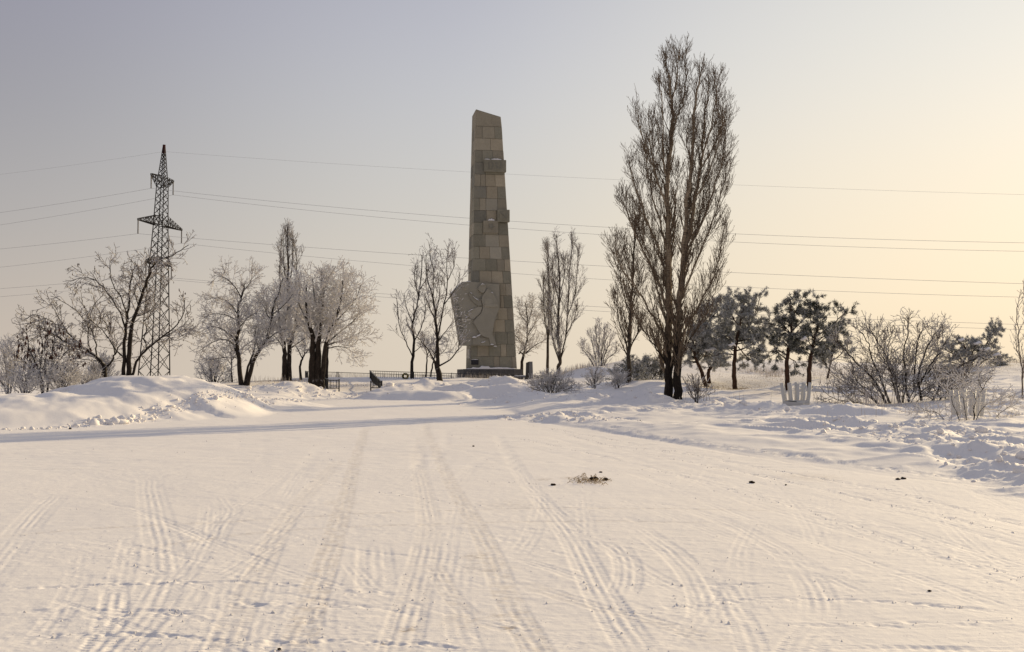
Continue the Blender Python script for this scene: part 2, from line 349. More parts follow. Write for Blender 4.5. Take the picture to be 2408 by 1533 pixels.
ROUGH = [  # trampled / crumbly bands: (photo u, v) centre line on the ground, half width, strength
    ([(150, 1003, 33.5), (240, 995, 34.6), (330, 990, 36.5), (400, 984, 38.5), (480, 981, 40), (560, 972, 42.5), (630, 965, 45), (700, 957, 48.5)], 0.6, 0.045),
    ([(560, 930, 57), (700, 926, 58), (830, 922, 60), (900, 925, 58)], 1.6, 0.05),
    ([(1090, 905, 60), (1170, 893, 61), (1260, 900, 60)], 2.2, 0.09),
    ([(1100, 930, 55), (1200, 915, 58), (1300, 908, 58)], 1.6, 0.07),
    ([(1150, 945, 51), (1210, 930, 52), (1300, 925, 51), (1400, 938, 49)], 1.4, 0.08),
    ([(1180, 985, 39), (1270, 978, 38), (1340, 985, 37), (1420, 997, 35)], 1.0, 0.09),
    ([(1450, 935, 45.2), (1520, 935, 45.2), (1640, 955, 44), (1760, 962, 39.5), (1870, 975, 36.5), (1950, 972, 35.5)], 1.5, 0.10),
    ([(1980, 1000, 31), (2103, 1009, 29), (2260, 1030, 25.5), (2430, 1050, 22.5), (2600, 1080, 19.5)], 1.0, 0.075),
    ([(1960, 1012, 28), (2130, 1038, 24.5), (2230, 1058, 21.8), (2320, 1078, 19.8), (2420, 1100, 18), (2560, 1140, 15)], 0.9, 0.085),
]
RIDW = [[(P(u, v, Y), w) for u, v, Y, w in r] for r in RIDGES]
ROUW = [([P(*q) for q in pts], w, s) for pts, w, s in ROUGH]
def polyline_eval(x, y, pts, vals):
    """nearest point on a polyline -> distance and interpolated values"""
    bd = np.full(x.shape, 1e9); bv = [np.zeros(x.shape) for _ in vals[0]]
    for i in range(len(pts) - 1):
        ax, ay = pts[i][0], pts[i][1]; ex, ey = pts[i + 1][0] - ax, pts[i + 1][1] - ay
        t = np.clip(((x - ax) * ex + (y - ay) * ey) / (ex * ex + ey * ey + 1e-12), 0, 1)
        d = np.hypot(x - ax - t * ex, y - ay - t * ey); m = d < bd; bd = np.where(m, d, bd)
        for k in range(len(bv)): bv[k] = np.where(m, vals[i][k] * (1 - t) + vals[i + 1][k] * t, bv[k])
    return bd, bv
TRACKS = []   # filled below, before the ground is built
def height(x, y, detail=True):
    x = np.asarray(x, float); y = np.asarray(y, float)
    b = base_h(x, y)
    pl = 0.32 * sstep(32, 60, y)
    sd = poly_sd(x, y, PLAZA)
    s = sstep(-1.6, 0.2, sd + 0.25 * fbm(x * 0.7, y * 0.7, 2, 5))
    h = b * (1 - s) + pl * s
    h = h + 0.05 * (1 - sstep(-.25, .05, sd)) * sstep(-1, 0, x) * (1 - sstep(44, 46, y)) * sstep(16, 26, y + 0 * x)
    # soft drift undulation off the plaza
    out = 1 - sstep(-1.5, 0.5, sd)
    h = h + out * (0.10 * fbm(x * 0.35, y * 0.22, 3, 11) + 0.035 * fbm(x * 1.3 + y * 0.4, y * 0.9, 3, 21)) * sstep(10, 20, y + 0 * x)
    h = h + (1 - out) * 0.018 * fbm(x * 0.5, y * 0.5, 3, 31)
    for r in RIDW:
        xs = [p.x for p, w in r]; ys = [p.y for p, w in r]; wm = max(w for p, w in r) + 1
        m = (x > min(xs) - wm) & (x < max(xs) + wm) & (y > min(ys) - wm) & (y < max(ys) + wm)
        if not m.any(): continue
        xm = x[m] + 0.5 * fbm(x[m] * 0.45, y[m] * 0.45, 3, 41); ym = y[m] + 0.5 * fbm(x[m] * 0.45, y[m] * 0.45, 3, 51)
        d, (z, w) = polyline_eval(xm, ym, [(p.x, p.y) for p, w_ in r], [(p.z, w_) for p, w_ in r])
        t = np.clip(d / w, 0, 1); prof = (1 - t * t) ** 1.5
        zz = z + 0.16 * fbm(x[m] * 0.9, y[m] * 0.9, 4, 61) * np.minimum((w / 3.5) ** 1.3, 1.2)
        rh = zz * prof - 0.05 * t - 0.3 * (t > 0.999)
        hm = h[m]; add = (zz - hm) * prof
        h[m] = hm + np.maximum(add, 0)
    if detail:
        cr = np.zeros(x.shape)
        for pts, w, st in ROUW:
            xs = [p.x for p in pts]; ys = [p.y for p in pts]
            m = (x > min(xs) - w * 2) & (x < max(xs) + w * 2) & (y > min(ys) - w * 2) & (y < max(ys) + w * 2)
            if not m.any(): continue
            d, _ = polyline_eval(x[m], y[m], [(p.x, p.y) for p in pts], [(0,)] * len(pts))
            f = st * (1 - sstep(0.4 * w, 1.5 * w, d + 0.6 * w * fbm(x[m] * 0.8, y[m] * 0.8, 2, 71)))
            cr[m] = np.maximum(cr[m], f)
        q = cr > 0.002
        if q.any():
            n = fbm(x[q] * 2.1, y[q] * 1.7, 4, 81, 0.62); r2 = 1 - np.abs(fbm(x[q] * 1.6, y[q] * 1.6, 3, 91)) * 2.2
            n2 = fbm(x[q] * 0.75 + y[q] * .3, y[q] * 0.8, 3, 85, .55)
            h[q] = h[q] + cr[q] * (n * 0.8 + n2 * 2.3 + np.clip(r2, 0, 1) ** 3 * 0.9)
        # wind ripples and footprints on the open snow
        rt_ = out * sstep(16, 22, y) * (1 - sstep(56, 64, y)) * sstep(-1, 4, x)
        rg_ = 1 - np.abs(fbm(x * .55 + y * .25, y * .38 - x * .2, 3, 161, .55)) * 2.6
        h = h + rt_ * 0.16 * np.clip(rg_, 0, 1) ** 2.2 * np.clip(0.4 + 1.6 * vnoise(x * .25, y * .2, 167), 0, 1)
        h = h + out * 0.012 * fbm(x * 3.0, y * 1.6, 3, 101) * sstep(12, 24, y)
    return h
def gh(x, y): return float(height(np.array([x]), np.array([y]), False)[0])

def gp(u, v):           # photo position on the flat plaza -> world
    Y = EYE * F / (v - VH); return ((u - UC) / F * Y, Y)
def tr(pts, w=0.2, depth=0.012, grooves=4, lug=0.06, lugd=0.5, dirt=0.0, soft=0.3):
    TRACKS.append(dict(p=[gp(u, v) for u, v in pts], w=w * (1.25 if grooves >= 4 else (1.0 if grooves > 1 else 1)), d=depth * (1 if grooves > 1 else .62), g=grooves, lug=lug, ld=lugd, dirt=dirt, soft=soft))
tr([(356, 1120), (362, 1165), (372, 1210), (385, 1260), (396, 1310), (388, 1360), (350, 1430), (285, 1500), (200, 1580)], .30, .012, 5, .06, .6)
tr([(520, 1165), (545, 1200), (520, 1240), (490, 1290)], .22, .010, 4, .05, .5)
tr([(1010, 985), (990, 1040), (985, 1090), (1000, 1160), (1010, 1230), (1000, 1300), (982, 1370), (955, 1470), (925, 1580)], .22, .014, 4, .05, .5, .1)
tr([(1000, 1000), (1035, 1080), (1070, 1150), (1120, 1230), (1160, 1310), (1190, 1390), (1250, 1500), (1300, 1580)], .22, .010, 3, .05, .4, .25)
tr([(1050, 1010), (1045, 1050), (1020, 1080)], .2, .010, 4)
tr([(1170, 1020), (1210, 1090), (1270, 1170), (1335, 1250), (1375, 1320), (1410, 1390), (1450, 1450), (1530, 1570)], .22, .016, 4, .05, .5)
tr([(862, 1005), (838, 1080), (815, 1170), (785, 1270), (745, 1390), (690, 1560)], .24, .008, 3, .05, .3, .30)
tr([(800, 1080), (720, 1165), (660, 1250), (610, 1350), (560, 1450), (520, 1570)], .24, .009, 3, .05, .4, .15)
tr([(140, 1160), (80, 1220), (30, 1290), (-60, 1400)], .28, .012, 5, .05, .5)
tr([(1440, 1270), (1472, 1320), (1470, 1370), (1445, 1410)], .2, .013, 4, .05, .6)
tr([(1490, 1235), (1570, 1290), (1630, 1350), (1658, 1410), (1655, 1460)], .22, .014, 4, .045, .6)
tr([(1560, 1180), (1700, 1225), (1820, 1285), (1890, 1350), (1920, 1410), (1915, 1450)], .22, .012, 4, .045, .6)
tr([(1935, 1462), (1890, 1500), (1850, 1570)], .24, .014, 4, .045, .7)
tr([(882, 1270), (886, 1330), (888, 1390)], .26, .014, 4, .05, .7)
tr([(735, 1250), (745, 1280)], .16, .012, 4, .05, .5)
tr([(1090, 1120), (1060, 1150), (1120, 1090), (1180, 1060)], .2, .009, 4, .05, .4)
tr([(-40, 1385), (250, 1370), (560, 1362), (760, 1375), (1000, 1395)], .10, .022, 1, .09, 1.0)
tr([(-40, 1447), (180, 1425), (420, 1432), (640, 1412), (860, 1420), (1000, 1405)], .12, .018, 1, .10, 1.0)
tr([(-40, 1462), (300, 1442), (560, 1440)], .10, .016, 1, .10, 1.0)
tr([(-40, 1492), (300, 1482), (560, 1500), (900, 1500), (1250, 1530)], .10, .022, 1, .09, 1.0)
tr([(350, 1520), (650, 1525), (900, 1520)], .12, .02, 1, .09, 1.0)
tr([(560, 1375), (760, 1405), (940, 1430), (1040, 1450)], .14, .014, 2, .07, .8)
tr([(1050, 1385), (1200, 1400), (1300, 1420)], .14, .014, 2, .07, .8)
tr([(950, 1500), (1070, 1525), (1150, 1545)], .18, .014, 3, .06, .8)
tr([(1450, 1420), (1600, 1420), (1780, 1400), (2100, 1410), (2408, 1440)], .11, .016, 1, .08, 1.0)
tr([(1380, 1370), (1600, 1370), (1900, 1365)], .10, .012, 1, .08, 1.0)
tr([(1700, 1460), (2000, 1462), (2450, 1455)], .12, .016, 1, .08, 1.0)
tr([(1850, 1518), (2100, 1515), (2450, 1520)], .14, .02, 2, .08, 1.0)
tr([(230, 1170), (420, 1235), (600, 1310), (780, 1370), (960, 1430)], .20, .009, 3, .05, .4)
tr([(300, 1185), (480, 1260), (660, 1330)], .16, .008, 3, .05, .4)
tr([(-40, 1262), (250, 1240), (560, 1225), (900, 1205), (1250, 1192), (1600, 1195), (1900, 1200)], .13, .010, 2, .07, .7, .25)
tr([(300, 1290), (620, 1250), (900, 1235), (1300, 1222), (1700, 1228)], .13, .010, 2, .07, .7, .25)
tr([(-40, 1330), (250, 1310), (520, 1270)], .16, .009, 2, .07, .6)
tr([(560, 1370), (640, 1290), (760, 1240)], .16, .008, 3)
tr([(820, 1310), (870, 1370), (930, 1400)], .16, .012, 3)
tr([(1020, 1310), (1060, 1390), (1120, 1450)], .16, .012, 3, dirt=.2)
tr([(1180, 1300), (1290, 1330), (1400, 1370)], .16, .013, 3)
tr([(1200, 1350), (1330, 1400), (1480, 1440), (1650, 1490), (1800, 1530)], .2, .010, 3, dirt=.15)
tr([(1100, 1440), (1210, 1470), (1300, 1485)], .2, .015, 4, .05, .8)
tr([(1290, 1535), (1330, 1500), (1400, 1475)], .2, .014, 4, .05, .8)
tr([(1230, 1130), (1370, 1240), (1500, 1330), (1640, 1400)], .2, .009, 3)
tr([(1100, 1060), (1230, 1110), (1180, 1090)], .18, .008, 3)
tr([(1400, 1150), (1620, 1230), (1850, 1310), (2050, 1400)], .2, .008, 3)
tr([(0, 1130), (350, 1110), (700, 1090), (1000, 1060)], .2, .006, 2, soft=.5)
tr([(0, 1180), (300, 1130), (500, 1080), (640, 1050)], .2, .007, 3)
tr([(330, 1060), (420, 1040), (560, 1030), (700, 1010)], .2, .008, 3)
tr([(560, 1030), (640, 1040), (600, 1070)], .2, .007, 3)
tr([(1200, 976), (1300, 992), (1420, 1010), (1600, 1040), (1800, 1067), (2000, 1094), (2200, 1118), (2480, 1152)], .28, .035, 1, .3, .3, soft=.5)
tr([(1250, 990), (1450, 1020), (1700, 1062), (2000, 1106), (2300, 1140), (2480, 1166)], .22, .03, 2, .3, .3, soft=.5)
rt = random.Random(3)
for k in range(26):     # the fan of long sweeps on the right
    a = rt.random(); e = 1165 + 300 * a + rt.uniform(-10, 10)
    tr([(1150 + 160 * rt.random(), 985 + 60 * a), (1480 + rt.uniform(-30, 30), 1018 + 95 * a), (1800 + rt.uniform(-30, 30), 1062 + 165 * a), (2100, 1105 + 235 * a), (2480, e + 15)], rt.choice([.1, .16, .2]), rt.uniform(.005, .012), rt.choice([1, 2, 3]), .05, .3, soft=.6)
for k in range(170):     # scattered sweeps everywhere
    u = rt.uniform(-50, 1500); v = 880 + 110 + 420 * rt.random() ** 1.3; l = rt.uniform(120, 460); sl_ = rt.uniform(-.22, .28) * (v - 880) / 330
    tr([(u, v), (u + l * .5, v + l * .5 * sl_ + rt.uniform(-6, 6)), (u + l, v + l * sl_)], rt.choice([.08, .14, .2]), rt.uniform(.004, .011), rt.choice([1, 2, 3]), .06, .6, soft=.5)
for k in range(34):
    u = rt.uniform(-50, 2300); v = 880 + 100 + 420 * rt.random() ** 1.2; q = (v - 880) / 200; s2 = rt.uniform(-1.2, 1.2) + (u - 1204) / 1400; c2 = rt.uniform(-.5, .5)
    tr([(u, v), (u + s2 * 40 * q, v + 50 * q), (u + (s2 + c2) * 90 * q, v + 110 * q), (u + (s2 + 2 * c2) * 140 * q, v + 160 * q)], .2, rt.uniform(.005, .011), rt.choice([3, 4]), .06, .6, soft=.5)

def smooth_poly(pts, step=0.35):
    P_ = [np.array(p, float) for p in pts]; P_ = [2 * P_[0] - P_[1]] + P_ + [2 * P_[-1] - P_[-2]]; out = []
    for i in range(1, len(P_) - 2):
        n = max(2, int(np.hypot(*(P_[i + 1] - P_[i])) / step))
        for j in range(n):
            t = j / n; a, b, c, d = P_[i - 1:i + 3]
            out.append(0.5 * ((2 * b) + (-a + c) * t + (2 * a - 5 * b + 4 * c - d) * t * t + (-a + 3 * b - 3 * c + d) * t ** 3))
    out.append(P_[-2]); return np.array(out)
def track_relief(x, y):
    dh = np.zeros(x.shape); dirt = np.zeros(x.shape)
    for T in TRACKS:
        q = smooth_poly(T['p'], .25); seg = np.hypot(*(q[1:] - q[:-1]).T); S0 = np.concatenate([[0], np.cumsum(seg)]); tot = S0[-1]; w = T['w']
        m0 = np.nonzero((x > q[:, 0].min() - w) & (x < q[:, 0].max() + w) & (y > q[:, 1].min() - w) & (y < q[:, 1].max() + w))[0]
        if len(m0) == 0: continue
        xx = x[m0]; yy = y[m0]; best = np.full(len(m0), 1e9); bt = np.zeros(len(m0)); bs = np.zeros(len(m0))
        for i in range(len(q) - 1):
            ax, ay = q[i]; ex, ey = q[i + 1] - q[i]; L2 = ex * ex + ey * ey + 1e-12
            k = np.nonzero((np.abs(xx - ax - ex / 2) < w + abs(ex)) & (np.abs(yy - ay - ey / 2) < w + abs(ey)))[0]
            if len(k) == 0: continue
            rx = xx[k] - ax; ry = yy[k] - ay; t = np.clip((rx * ex + ry * ey) / L2, 0, 1)
            lat = (rx * ey - ry * ex) / math.sqrt(L2); d = np.hypot(rx - t * ex, ry - t * ey); b = d < best[k]; kk = k[b]
            best[kk] = d[b]; bt[kk] = lat[b]; bs[kk] = S0[i] + t[b] * seg[i]
        hw = w / 2; a = best / hw; ok = a < 1.6
        cut = 1 - sstep(0.86, 1.05, a); berm = np.exp(-((a - 1.12) / 0.13) ** 2)
        rib_ = 1.0 if T['g'] == 1 else (1.9 if T['w'] > .15 else 1.3)
        gro = np.cos(bt / hw * math.pi * T['g'] * rib_ * .5 + 2.2 * vnoise(xx * 2, yy * 2, 17)) * (0.5 + .5 * vnoise(xx * 5, yy * 5, 19)) + 0.5 if T['g'] > 1 else np.ones(len(a))
        slant = 0.25 * np.sign(bt) * bt
        lug = 0.5 + 0.5 * np.sign(np.sin(2 * math.pi * (bs + slant) / T['lug'])) * np.minimum(1, np.abs(np.sin(2 * math.pi * (bs + slant) / T['lug'])) * 2)
        far = 1 - sstep(9, 15, yy)                      # tread blocks fade out with distance from where they can be seen
        shl = sstep(.5, .62, a) if T['g'] > 2 else 0 * a
        prof = -cut * (0.22 + 0.75 * gro * (1 - shl) + shl * (0.15 + 1.1 * T['ld'] * far * lug) + T['ld'] * 0.3 * far * lug * (1 - shl))
        fade = sstep(0, T['soft'] * 2, bs) * sstep(0, T['soft'] * 2, tot - bs)
        patch = np.clip(0.4 + 1.5 * (vnoise(xx * 1.1, yy * 1.1, 7) + 0.5 * vnoise(xx * 4, yy * 4, 8) + 0.3), 0, 1)
        v = ok * fade * patch * T['d'] * 0.38 * (prof + (0.22 if T['g'] > 1 else .5) * berm * (0.6 + vnoise(xx * 9, yy * 9, 9)))
        v = v + ok * fade * cut * 0.0016 * fbm(xx * 24, yy * 24, 2, 23)
        if T['g'] == 1: v = v * (0.25 + 0.75 * sstep(-.1, .2, vnoise(xx * 2.3, yy * 2.3, 27))) + ok * fade * T['d'] * 1.5 * np.exp(-(a / 1.2) ** 2) * fbm(xx * 12, yy * 12, 2, 13)
        dh[m0] += v
        if T['dirt']: dirt[m0] = np.maximum(dirt[m0], T['dirt'] * cut * fade)
    return dh, dirt

def grid_mesh(name, rows, ncol, half, detail_tracks):
    y = np.asarray(rows); k = np.linspace(-half, half, ncol)
    Yg, Kg = np.meshgrid(y, k, indexing='ij'); Xg = Kg * (Yg + 1.0)
    x = Xg.ravel(); yy = Yg.ravel(); h = np.zeros(len(x))
    near = yy < 235
    h[near] = height(x[near], yy[near])
    farh = -7.5 - (yy - 235) * 0.06; h = np.where(near, h, np.maximum(farh, -80) - 0 * x)
    dirt = np.zeros(len(x))
    if detail_tracks:
        dh, dirt = track_relief(x, yy); h = h + dh
        # crumbs and streaky polish of driven snow
        h = h + 0.0035 * fbm(x * 5, yy * 5, 3, 111) + 0.0022 * fbm(x * 3 + yy * 2, yy * 22 - x * 3, 2, 113)
        crumbs = np.clip(vnoise(x * 26, yy * 26, 121) - 0.40, 0, 1) * np.clip(fbm(x * .8, yy * .8, 3, 122) + 0.1, 0, 1)
        h = h + crumbs * 0.14
        h = h + 0.0035 * np.clip(fbm(x * .7, yy * .7, 3, 141) + .55, 0, 1) * fbm(x * 13, yy * 13, 3, 143, .7)
    else:
        plz = sstep(-.5, .5, poly_sd(x, yy, PLAZA)) * (yy < 61)
        dh, dirt = track_relief(x, yy); h = h + dh * 1.6
        h = h + plz * (0.010 * fbm(x * 1.4 + yy * .3, yy * 5 - x * .7, 3, 131) + 0.012 * np.clip(fbm(x * .4, yy * .4, 2, 133) + .3, 0, 1) * fbm(x * 3.2, yy * 8, 3, 135, .7))
    # plaza blobs of brown grit
    for (u, v, r, s) in [(1390, 1130, .38, 1.0), (1345, 1122, .25, .7), (955, 1470, .10, .9), (1195, 1470, .10, .9), (1130, 1305, .22, .55), (1150, 1330, .3, .35), (1190, 1440, .2, .4), (805, 1180, .3, .4), (1200, 1185, .6, .2), (1900, 1120, .7, .35), (1280, 1125, .2, .5), (1100, 1450, .3, .25)]:
        px, py = gp(u, v); d = np.hypot((x - px), (yy - py) * 0.7) / r; dirt = np.maximum(dirt, s * (1 - sstep(.2, 1, d)))
    g = np.zeros(len(x))
    for (u, v, Y, r) in [(1800, 890, 66, 8), (1740, 895, 62, 5), (1900, 890, 64, 6), (2000, 870, 70, 7), (2300, 865, 66, 8), (640, 895, 66, 5), (740, 893, 70, 4), (830, 905, 66, 4), (950, 900, 66, 4), (1700, 905, 60, 3.5), (1840, 925, 52, 3)]:
        p = P(u, v, Y); g = np.maximum(g, 0.38 * (1 - sstep(.25, 1, np.hypot(x - p.x, (yy - p.y) * 0.8) / r)))
    V = np.stack([x, yy, h], 1); nr = len(y); i = np.arange((nr - 1) * (ncol - 1)); r0 = i // (ncol - 1); c0 = i % (ncol - 1); a = r0 * ncol + c0
    me = mesh_np(name, V, np.stack([a, a + 1, a + ncol + 1, a + ncol], 1), M_SNOW, True)
    for nm, arr in (('dirt', dirt), ('grassy', g)):
        at = me.attributes.new(nm, 'FLOAT', 'POINT'); at.data.foreach_set('value', arr.astype(np.float32))
    return me
rows_n = []; v = 780.0
while v > 880 - 880 + 222: 
    rows_n.append(EYE * F / v); v -= 1.05 if v > 330 else 0.85
YSEAM = rows_n[-1]
rows_f = [YSEAM]
while rows_f[-1] < 62: rows_f.append(rows_f[-1] + (0.14 if rows_f[-1] > 30 else 0.09))
st = 0.3
while rows_f[-1] < 6000: rows_f.append(rows_f[-1] + st); st *= 1.035 if rows_f[-1] > 95 else 1.0
o = link('snow_plaza', grid_mesh('snow_plaza', rows_n, 870, 0.56, True)); tag(o, kind='structure')
o = link('snow_field', grid_mesh('snow_field', rows_f, 500, 0.62, False)); tag(o, kind='structure')
# ground behind and beside the camera
hb = [(-300, -300, 0), (300, -300, 0), (300, 5.4, 0), (-300, 5.4, 0)]
o = link('snow_ground', mesh_py('snow_ground', [(x, y, -0.03) for x, y, z in hb], [(0, 1, 2, 3)], M_SNOW)); tag(o, kind='structure')

# ------------------------------------------------------------------ tubes
def tubes(name, polys, mat_, smooth=True):
    """polys: list of (pts list, radii list, sides)"""
    groups = {}
    for pts, rad, k in polys: groups.setdefault((len(pts), k), []).append((pts, rad))
    VV = []; FF = []; off = 0
    for (n, k), L in groups.items():
        A = np.array([p for p, r in L], float); Rr = np.array([r for p, r in L], float); m = len(L)
        T = np.empty_like(A); T[:, 1:-1] = A[:, 2:] - A[:, :-2]; T[:, 0] = A[:, 1] - A[:, 0]; T[:, -1] = A[:, -1] - A[:, -2]
        T /= np.linalg.norm(T, axis=2, keepdims=True) + 1e-12
        ov = A[:, -1] - A[:, 0]; ax = np.argmin(np.abs(ov), axis=1); ref = np.zeros((m, 3)); ref[np.arange(m), ax] = 1
        U = np.cross(T, ref[:, None, :]); U /= np.linalg.norm(U, axis=2, keepdims=True) + 1e-12; W = np.cross(T, U)
        an = np.arange(k) * 2 * math.pi / k
        ring = A[:, :, None, :] + Rr[:, :, None, None] * (np.cos(an)[None, None, :, None] * U[:, :, None, :] + np.sin(an)[None, None, :, None] * W[:, :, None, :])
        VV.append(ring.reshape(-1, 3))
        b = off + (np.arange(m) * n * k)[:, None, None] + (np.arange(n - 1) * k)[None, :, None]; j = np.arange(k)[None, None, :]; j2 = (j + 1) % k
        FF.append(np.stack([b + j, b + j2, b + k + j2, b + k + j], -1).reshape(-1, 4)); off += m * n * k
    return mesh_np(name, np.concatenate(VV), np.concatenate(FF), mat_, smooth)

class Grower:
    def __init__(s, seed): s.r = random.Random(seed); s.out = []; s.tips = []
    def grow(s, p, d, L, r0, lv, levels):
        """one shoot with its side shoots. levels[lv] = (segs, wobble, upward pull, density per m, angle, child length, child radius ratio)"""
        rr = s.r; segs, wob, trop, dens, ang, cl, crr, rmin = levels[lv]
        st = L / segs; x, y, z = p; dx, dy, dz = d; pts = [(x, y, z)]; dirs = [(dx, dy, dz)]; g = rr.gauss
        for i in range(segs):
            dx += g(0, wob); dy += g(0, wob); dz += g(0, wob) + trop
            n = math.sqrt(dx * dx + dy * dy + dz * dz) or 1; dx /= n; dy /= n; dz /= n
            x += dx * st; y += dy * st; z += dz * st; pts.append((x, y, z)); dirs.append((dx, dy, dz))
        rad = [max(rmin, r0 * (1 - 0.75 * i / segs)) for i in range(segs + 1)]
        s.out.append((pts, rad, 4 if r0 > 0.03 else 3))
        if lv + 1 < len(levels): s.side(pts, rad, lv, levels, L)
        else: s.tips.append((pts[-1], dirs[-1]))
    def side(s, pts, rad, lv, levels, L, lo=0.15, scale=None, upper=True):
        rr = s.r; segs, wob, trop, dens, ang, cl, crr, rmin = levels[lv]; n = len(pts) - 1
        cnt = dens * L; cnt = int(cnt) + (rr.random() < cnt - int(cnt))
        for c in range(cnt):
            t = lo + (1 - lo) * (c + rr.random()) / cnt; f = t * n; i = min(int(f), n - 1); f -= i
            a = pts[i]; b = pts[i + 1]; p = (a[0] + (b[0] - a[0]) * f, a[1] + (b[1] - a[1]) * f, a[2] + (b[2] - a[2]) * f)
            d = Vector((b[0] - a[0], b[1] - a[1], b[2] - a[2])).normalized()
            q = d.cross(Vector((rr.gauss(0, 1), rr.gauss(0, 1), rr.gauss(0, 1)))).normalized()
            th = R(ang * rr.uniform(0.65, 1.3)); e = d * math.cos(th) + q * math.sin(th)
            ln = cl * rr.uniform(0.55, 1.35) * (1.2 - 0.92 * t * t) * (scale(t) if scale else 1)
            r = max((rad[i] + (rad[i + 1] - rad[i]) * f) * crr, levels[lv + 1][7])
            s.grow(p, (e.x, e.y, e.z), ln, r, lv + 1, levels)

def crom(P_, per=5):
    """smooth a list of vectors with radii"""
    Q = [2 * P_[0] - P_[1]] + P_ + [2 * P_[-1] - P_[-2]]; out = []
    for i in range(1, len(Q) - 2):
        a, b, c, d = Q[i - 1:i + 3]
        for j in range(per):
            t = j / per; out.append(0.5 * ((2 * b) + (c - a) * t + (2 * a - 5 * b + 4 * c - d) * t * t + (3 * b - a - 3 * c + d) * t ** 3))
    out.append(P_[-1]); return out

def make_tree(name, label, cat, limbs, Y, levels, m_bark, m_twig, seed, group=None, depth=1.2, thick=3, wig=0.02, extra=None, dens=1.0, root=0.25):
    """limbs: list of (photo polyline, start width px, end width px[, twig start fraction]); the first starts at the ground"""
    g = Grower(seed); r = g.r; main = []
    b = P(limbs[0][0][0][0], limbs[0][0][0][1], Y); base = Vector((b.x, b.y, b.z))
    for li, lb in enumerate(limbs):
        pts, w0, w1 = lb[:3]; lo = lb[3] if len(lb) > 3 else 0.15
        pm = Y / F; n = len(pts)
        dy0 = lb[4] if len(lb) > 4 else 0.0
        dy = dy0 if len(lb) > 4 else (r.uniform(-depth, depth) if li else r.uniform(-depth, depth) * .3)
        if 'poplar' in name: pts = list(pts[:-1]) + [(pts[-1][0] * .62 + pts[-2][0] * .38, pts[-1][1] * .62 + pts[-2][1] * .38)]
        if li and w0 < 10: w0 *= .8; w1 *= .85
        V = []
        for i, (u, v) in enumerate(pts):
            t = i / (n - 1); q = P(u, v, Y + dy * t * t); V.append(q - base)
        if pts[0][1] >= limbs[0][0][0][1] - 14: V[0].z -= root
        C_ = crom(V, 4); L = sum((C_[i + 1] - C_[i]).length for i in range(len(C_) - 1)); k = len(C_)
        C_ = [c + Vector((r.gauss(0, wig), r.gauss(0, wig), r.gauss(0, wig * .6))) * min(1, i / 3) for i, c in enumerate(C_)]
        rad = [(w0 + (w1 - w0) * (i / (k - 1)) ** 0.8) * pm / 2 for i in range(k)]
        if pts[0][1] >= limbs[0][0][0][1] - 14: rad[0] *= 1.35; rad[1] *= 1.1
        tp = [tuple(c) for c in C_]; main.append((tp, rad, 7 if w0 > 5 else 5))
        lv0 = list(levels); l0 = list(lv0[0]); l0[3] = l0[3] * dens; lv0[0] = tuple(l0)
        g.side(tp, rad, 0, lv0, L, lo)
    t = thing(name, label, cat, base, 0, group)
    link('trunk', tubes('trunk', main, m_bark), t)
    if g.out: link('crown', tubes('crown', g.out, m_twig), t)
    if extra: extra(t, g)
    return t, g

# levels: (segs, wobble, upward pull, density, angle, child length, child radius ratio, min radius)
def LV(a): return a
POP = [(0, 0, 0, 6.5, 24, 1.35, .34, .009), (8, .05, .12, 5.4, 32, .60, .6, .0075), (5, .09, .16, 4.2, 40, .27, .7, .0068), (3, .1, .2, 0, 0, 0, 0, .0062)]
POPS = [(0, 0, 0, 6.0, 26, 1.2, .42, .012), (6, .08, .13, 5.0, 32, .6, .6, .011), (4, .12, .14, 2.5, 38, .28, .7, .010), (2, .15, .1, 0, 0, 0, 0, .009)]
SPR = [(0, 0, 0, 4.2, 44, 1.1, .5, .018), (7, .09, .02, 5.0, 50, .62, .6, .014), (4, .16, .02, 7.0, 55, .22, .7, .012), (2, .2, .0, 0, 0, 0, 0, .010)]
UPR = [(0, 0, 0, 2.8, 38, 1.25, .45, .018), (7, .07, .08, 3.4, 38, .65, .6, .012), (4, .1, .06, 3.0, 42, .28, .7, .012), (2, .15, .02, 0, 0, 0, 0, .011)]
DEN = [(0, 0, 0, 5.0, 46, 1.5, .5, .02), (6, .13, .04, 5.0, 46, .75, .6, .016), (4, .18, .04, 5.0, 52, .30, .75, .014), (3, .25, .03, 0, 0, 0, 0, .013)]

# --- pylon first, it stands far behind -------------------------------------
strut_cache = {}
def strut(name, a, b, w, parent, m=M_STEEL):
    """a square bar from a to b, sharing one unit mesh"""
    if (m.name) not in strut_cache: strut_cache[m.name] = box('bar_mesh', -.5, .5, -.5, .5, 0, 1, m)
    o = bpy.data.objects.new(name, strut_cache[m.name]); COL.objects.link(o); o.parent = parent
    d = Vector(b) - Vector(a); L = d.length; o.rotation_mode = 'QUATERNION'; o.rotation_quaternion = d.to_track_quat('Z', 'Y')
    o.location = a; o.scale = (w, w, L); return o
def bars(name, segs, w, parent, m=M_STEEL):
    """several bars welded into one part"""
    pl = [([tuple(a), tuple(b)], [w * .6, w * .6], 4) for a, b in segs]
    return link(name, tubes(name, pl, m, False), parent)
PY = 177.0
pb = P(361, 915, PY); pt = P(386, 342, PY)
pyl = thing('power_pylon', 'tall dark steel lattice power pylon behind the bare trees on the left', 'pylon', pb)
ax = pt - pb; HP = ax.z; lean = Vector((ax.x / HP, 0, 1))
a1 = Vector((.23, .97, 0)).normalized(); a2 = Vector((-a1.y, a1.x, 0))       # along and across the arms
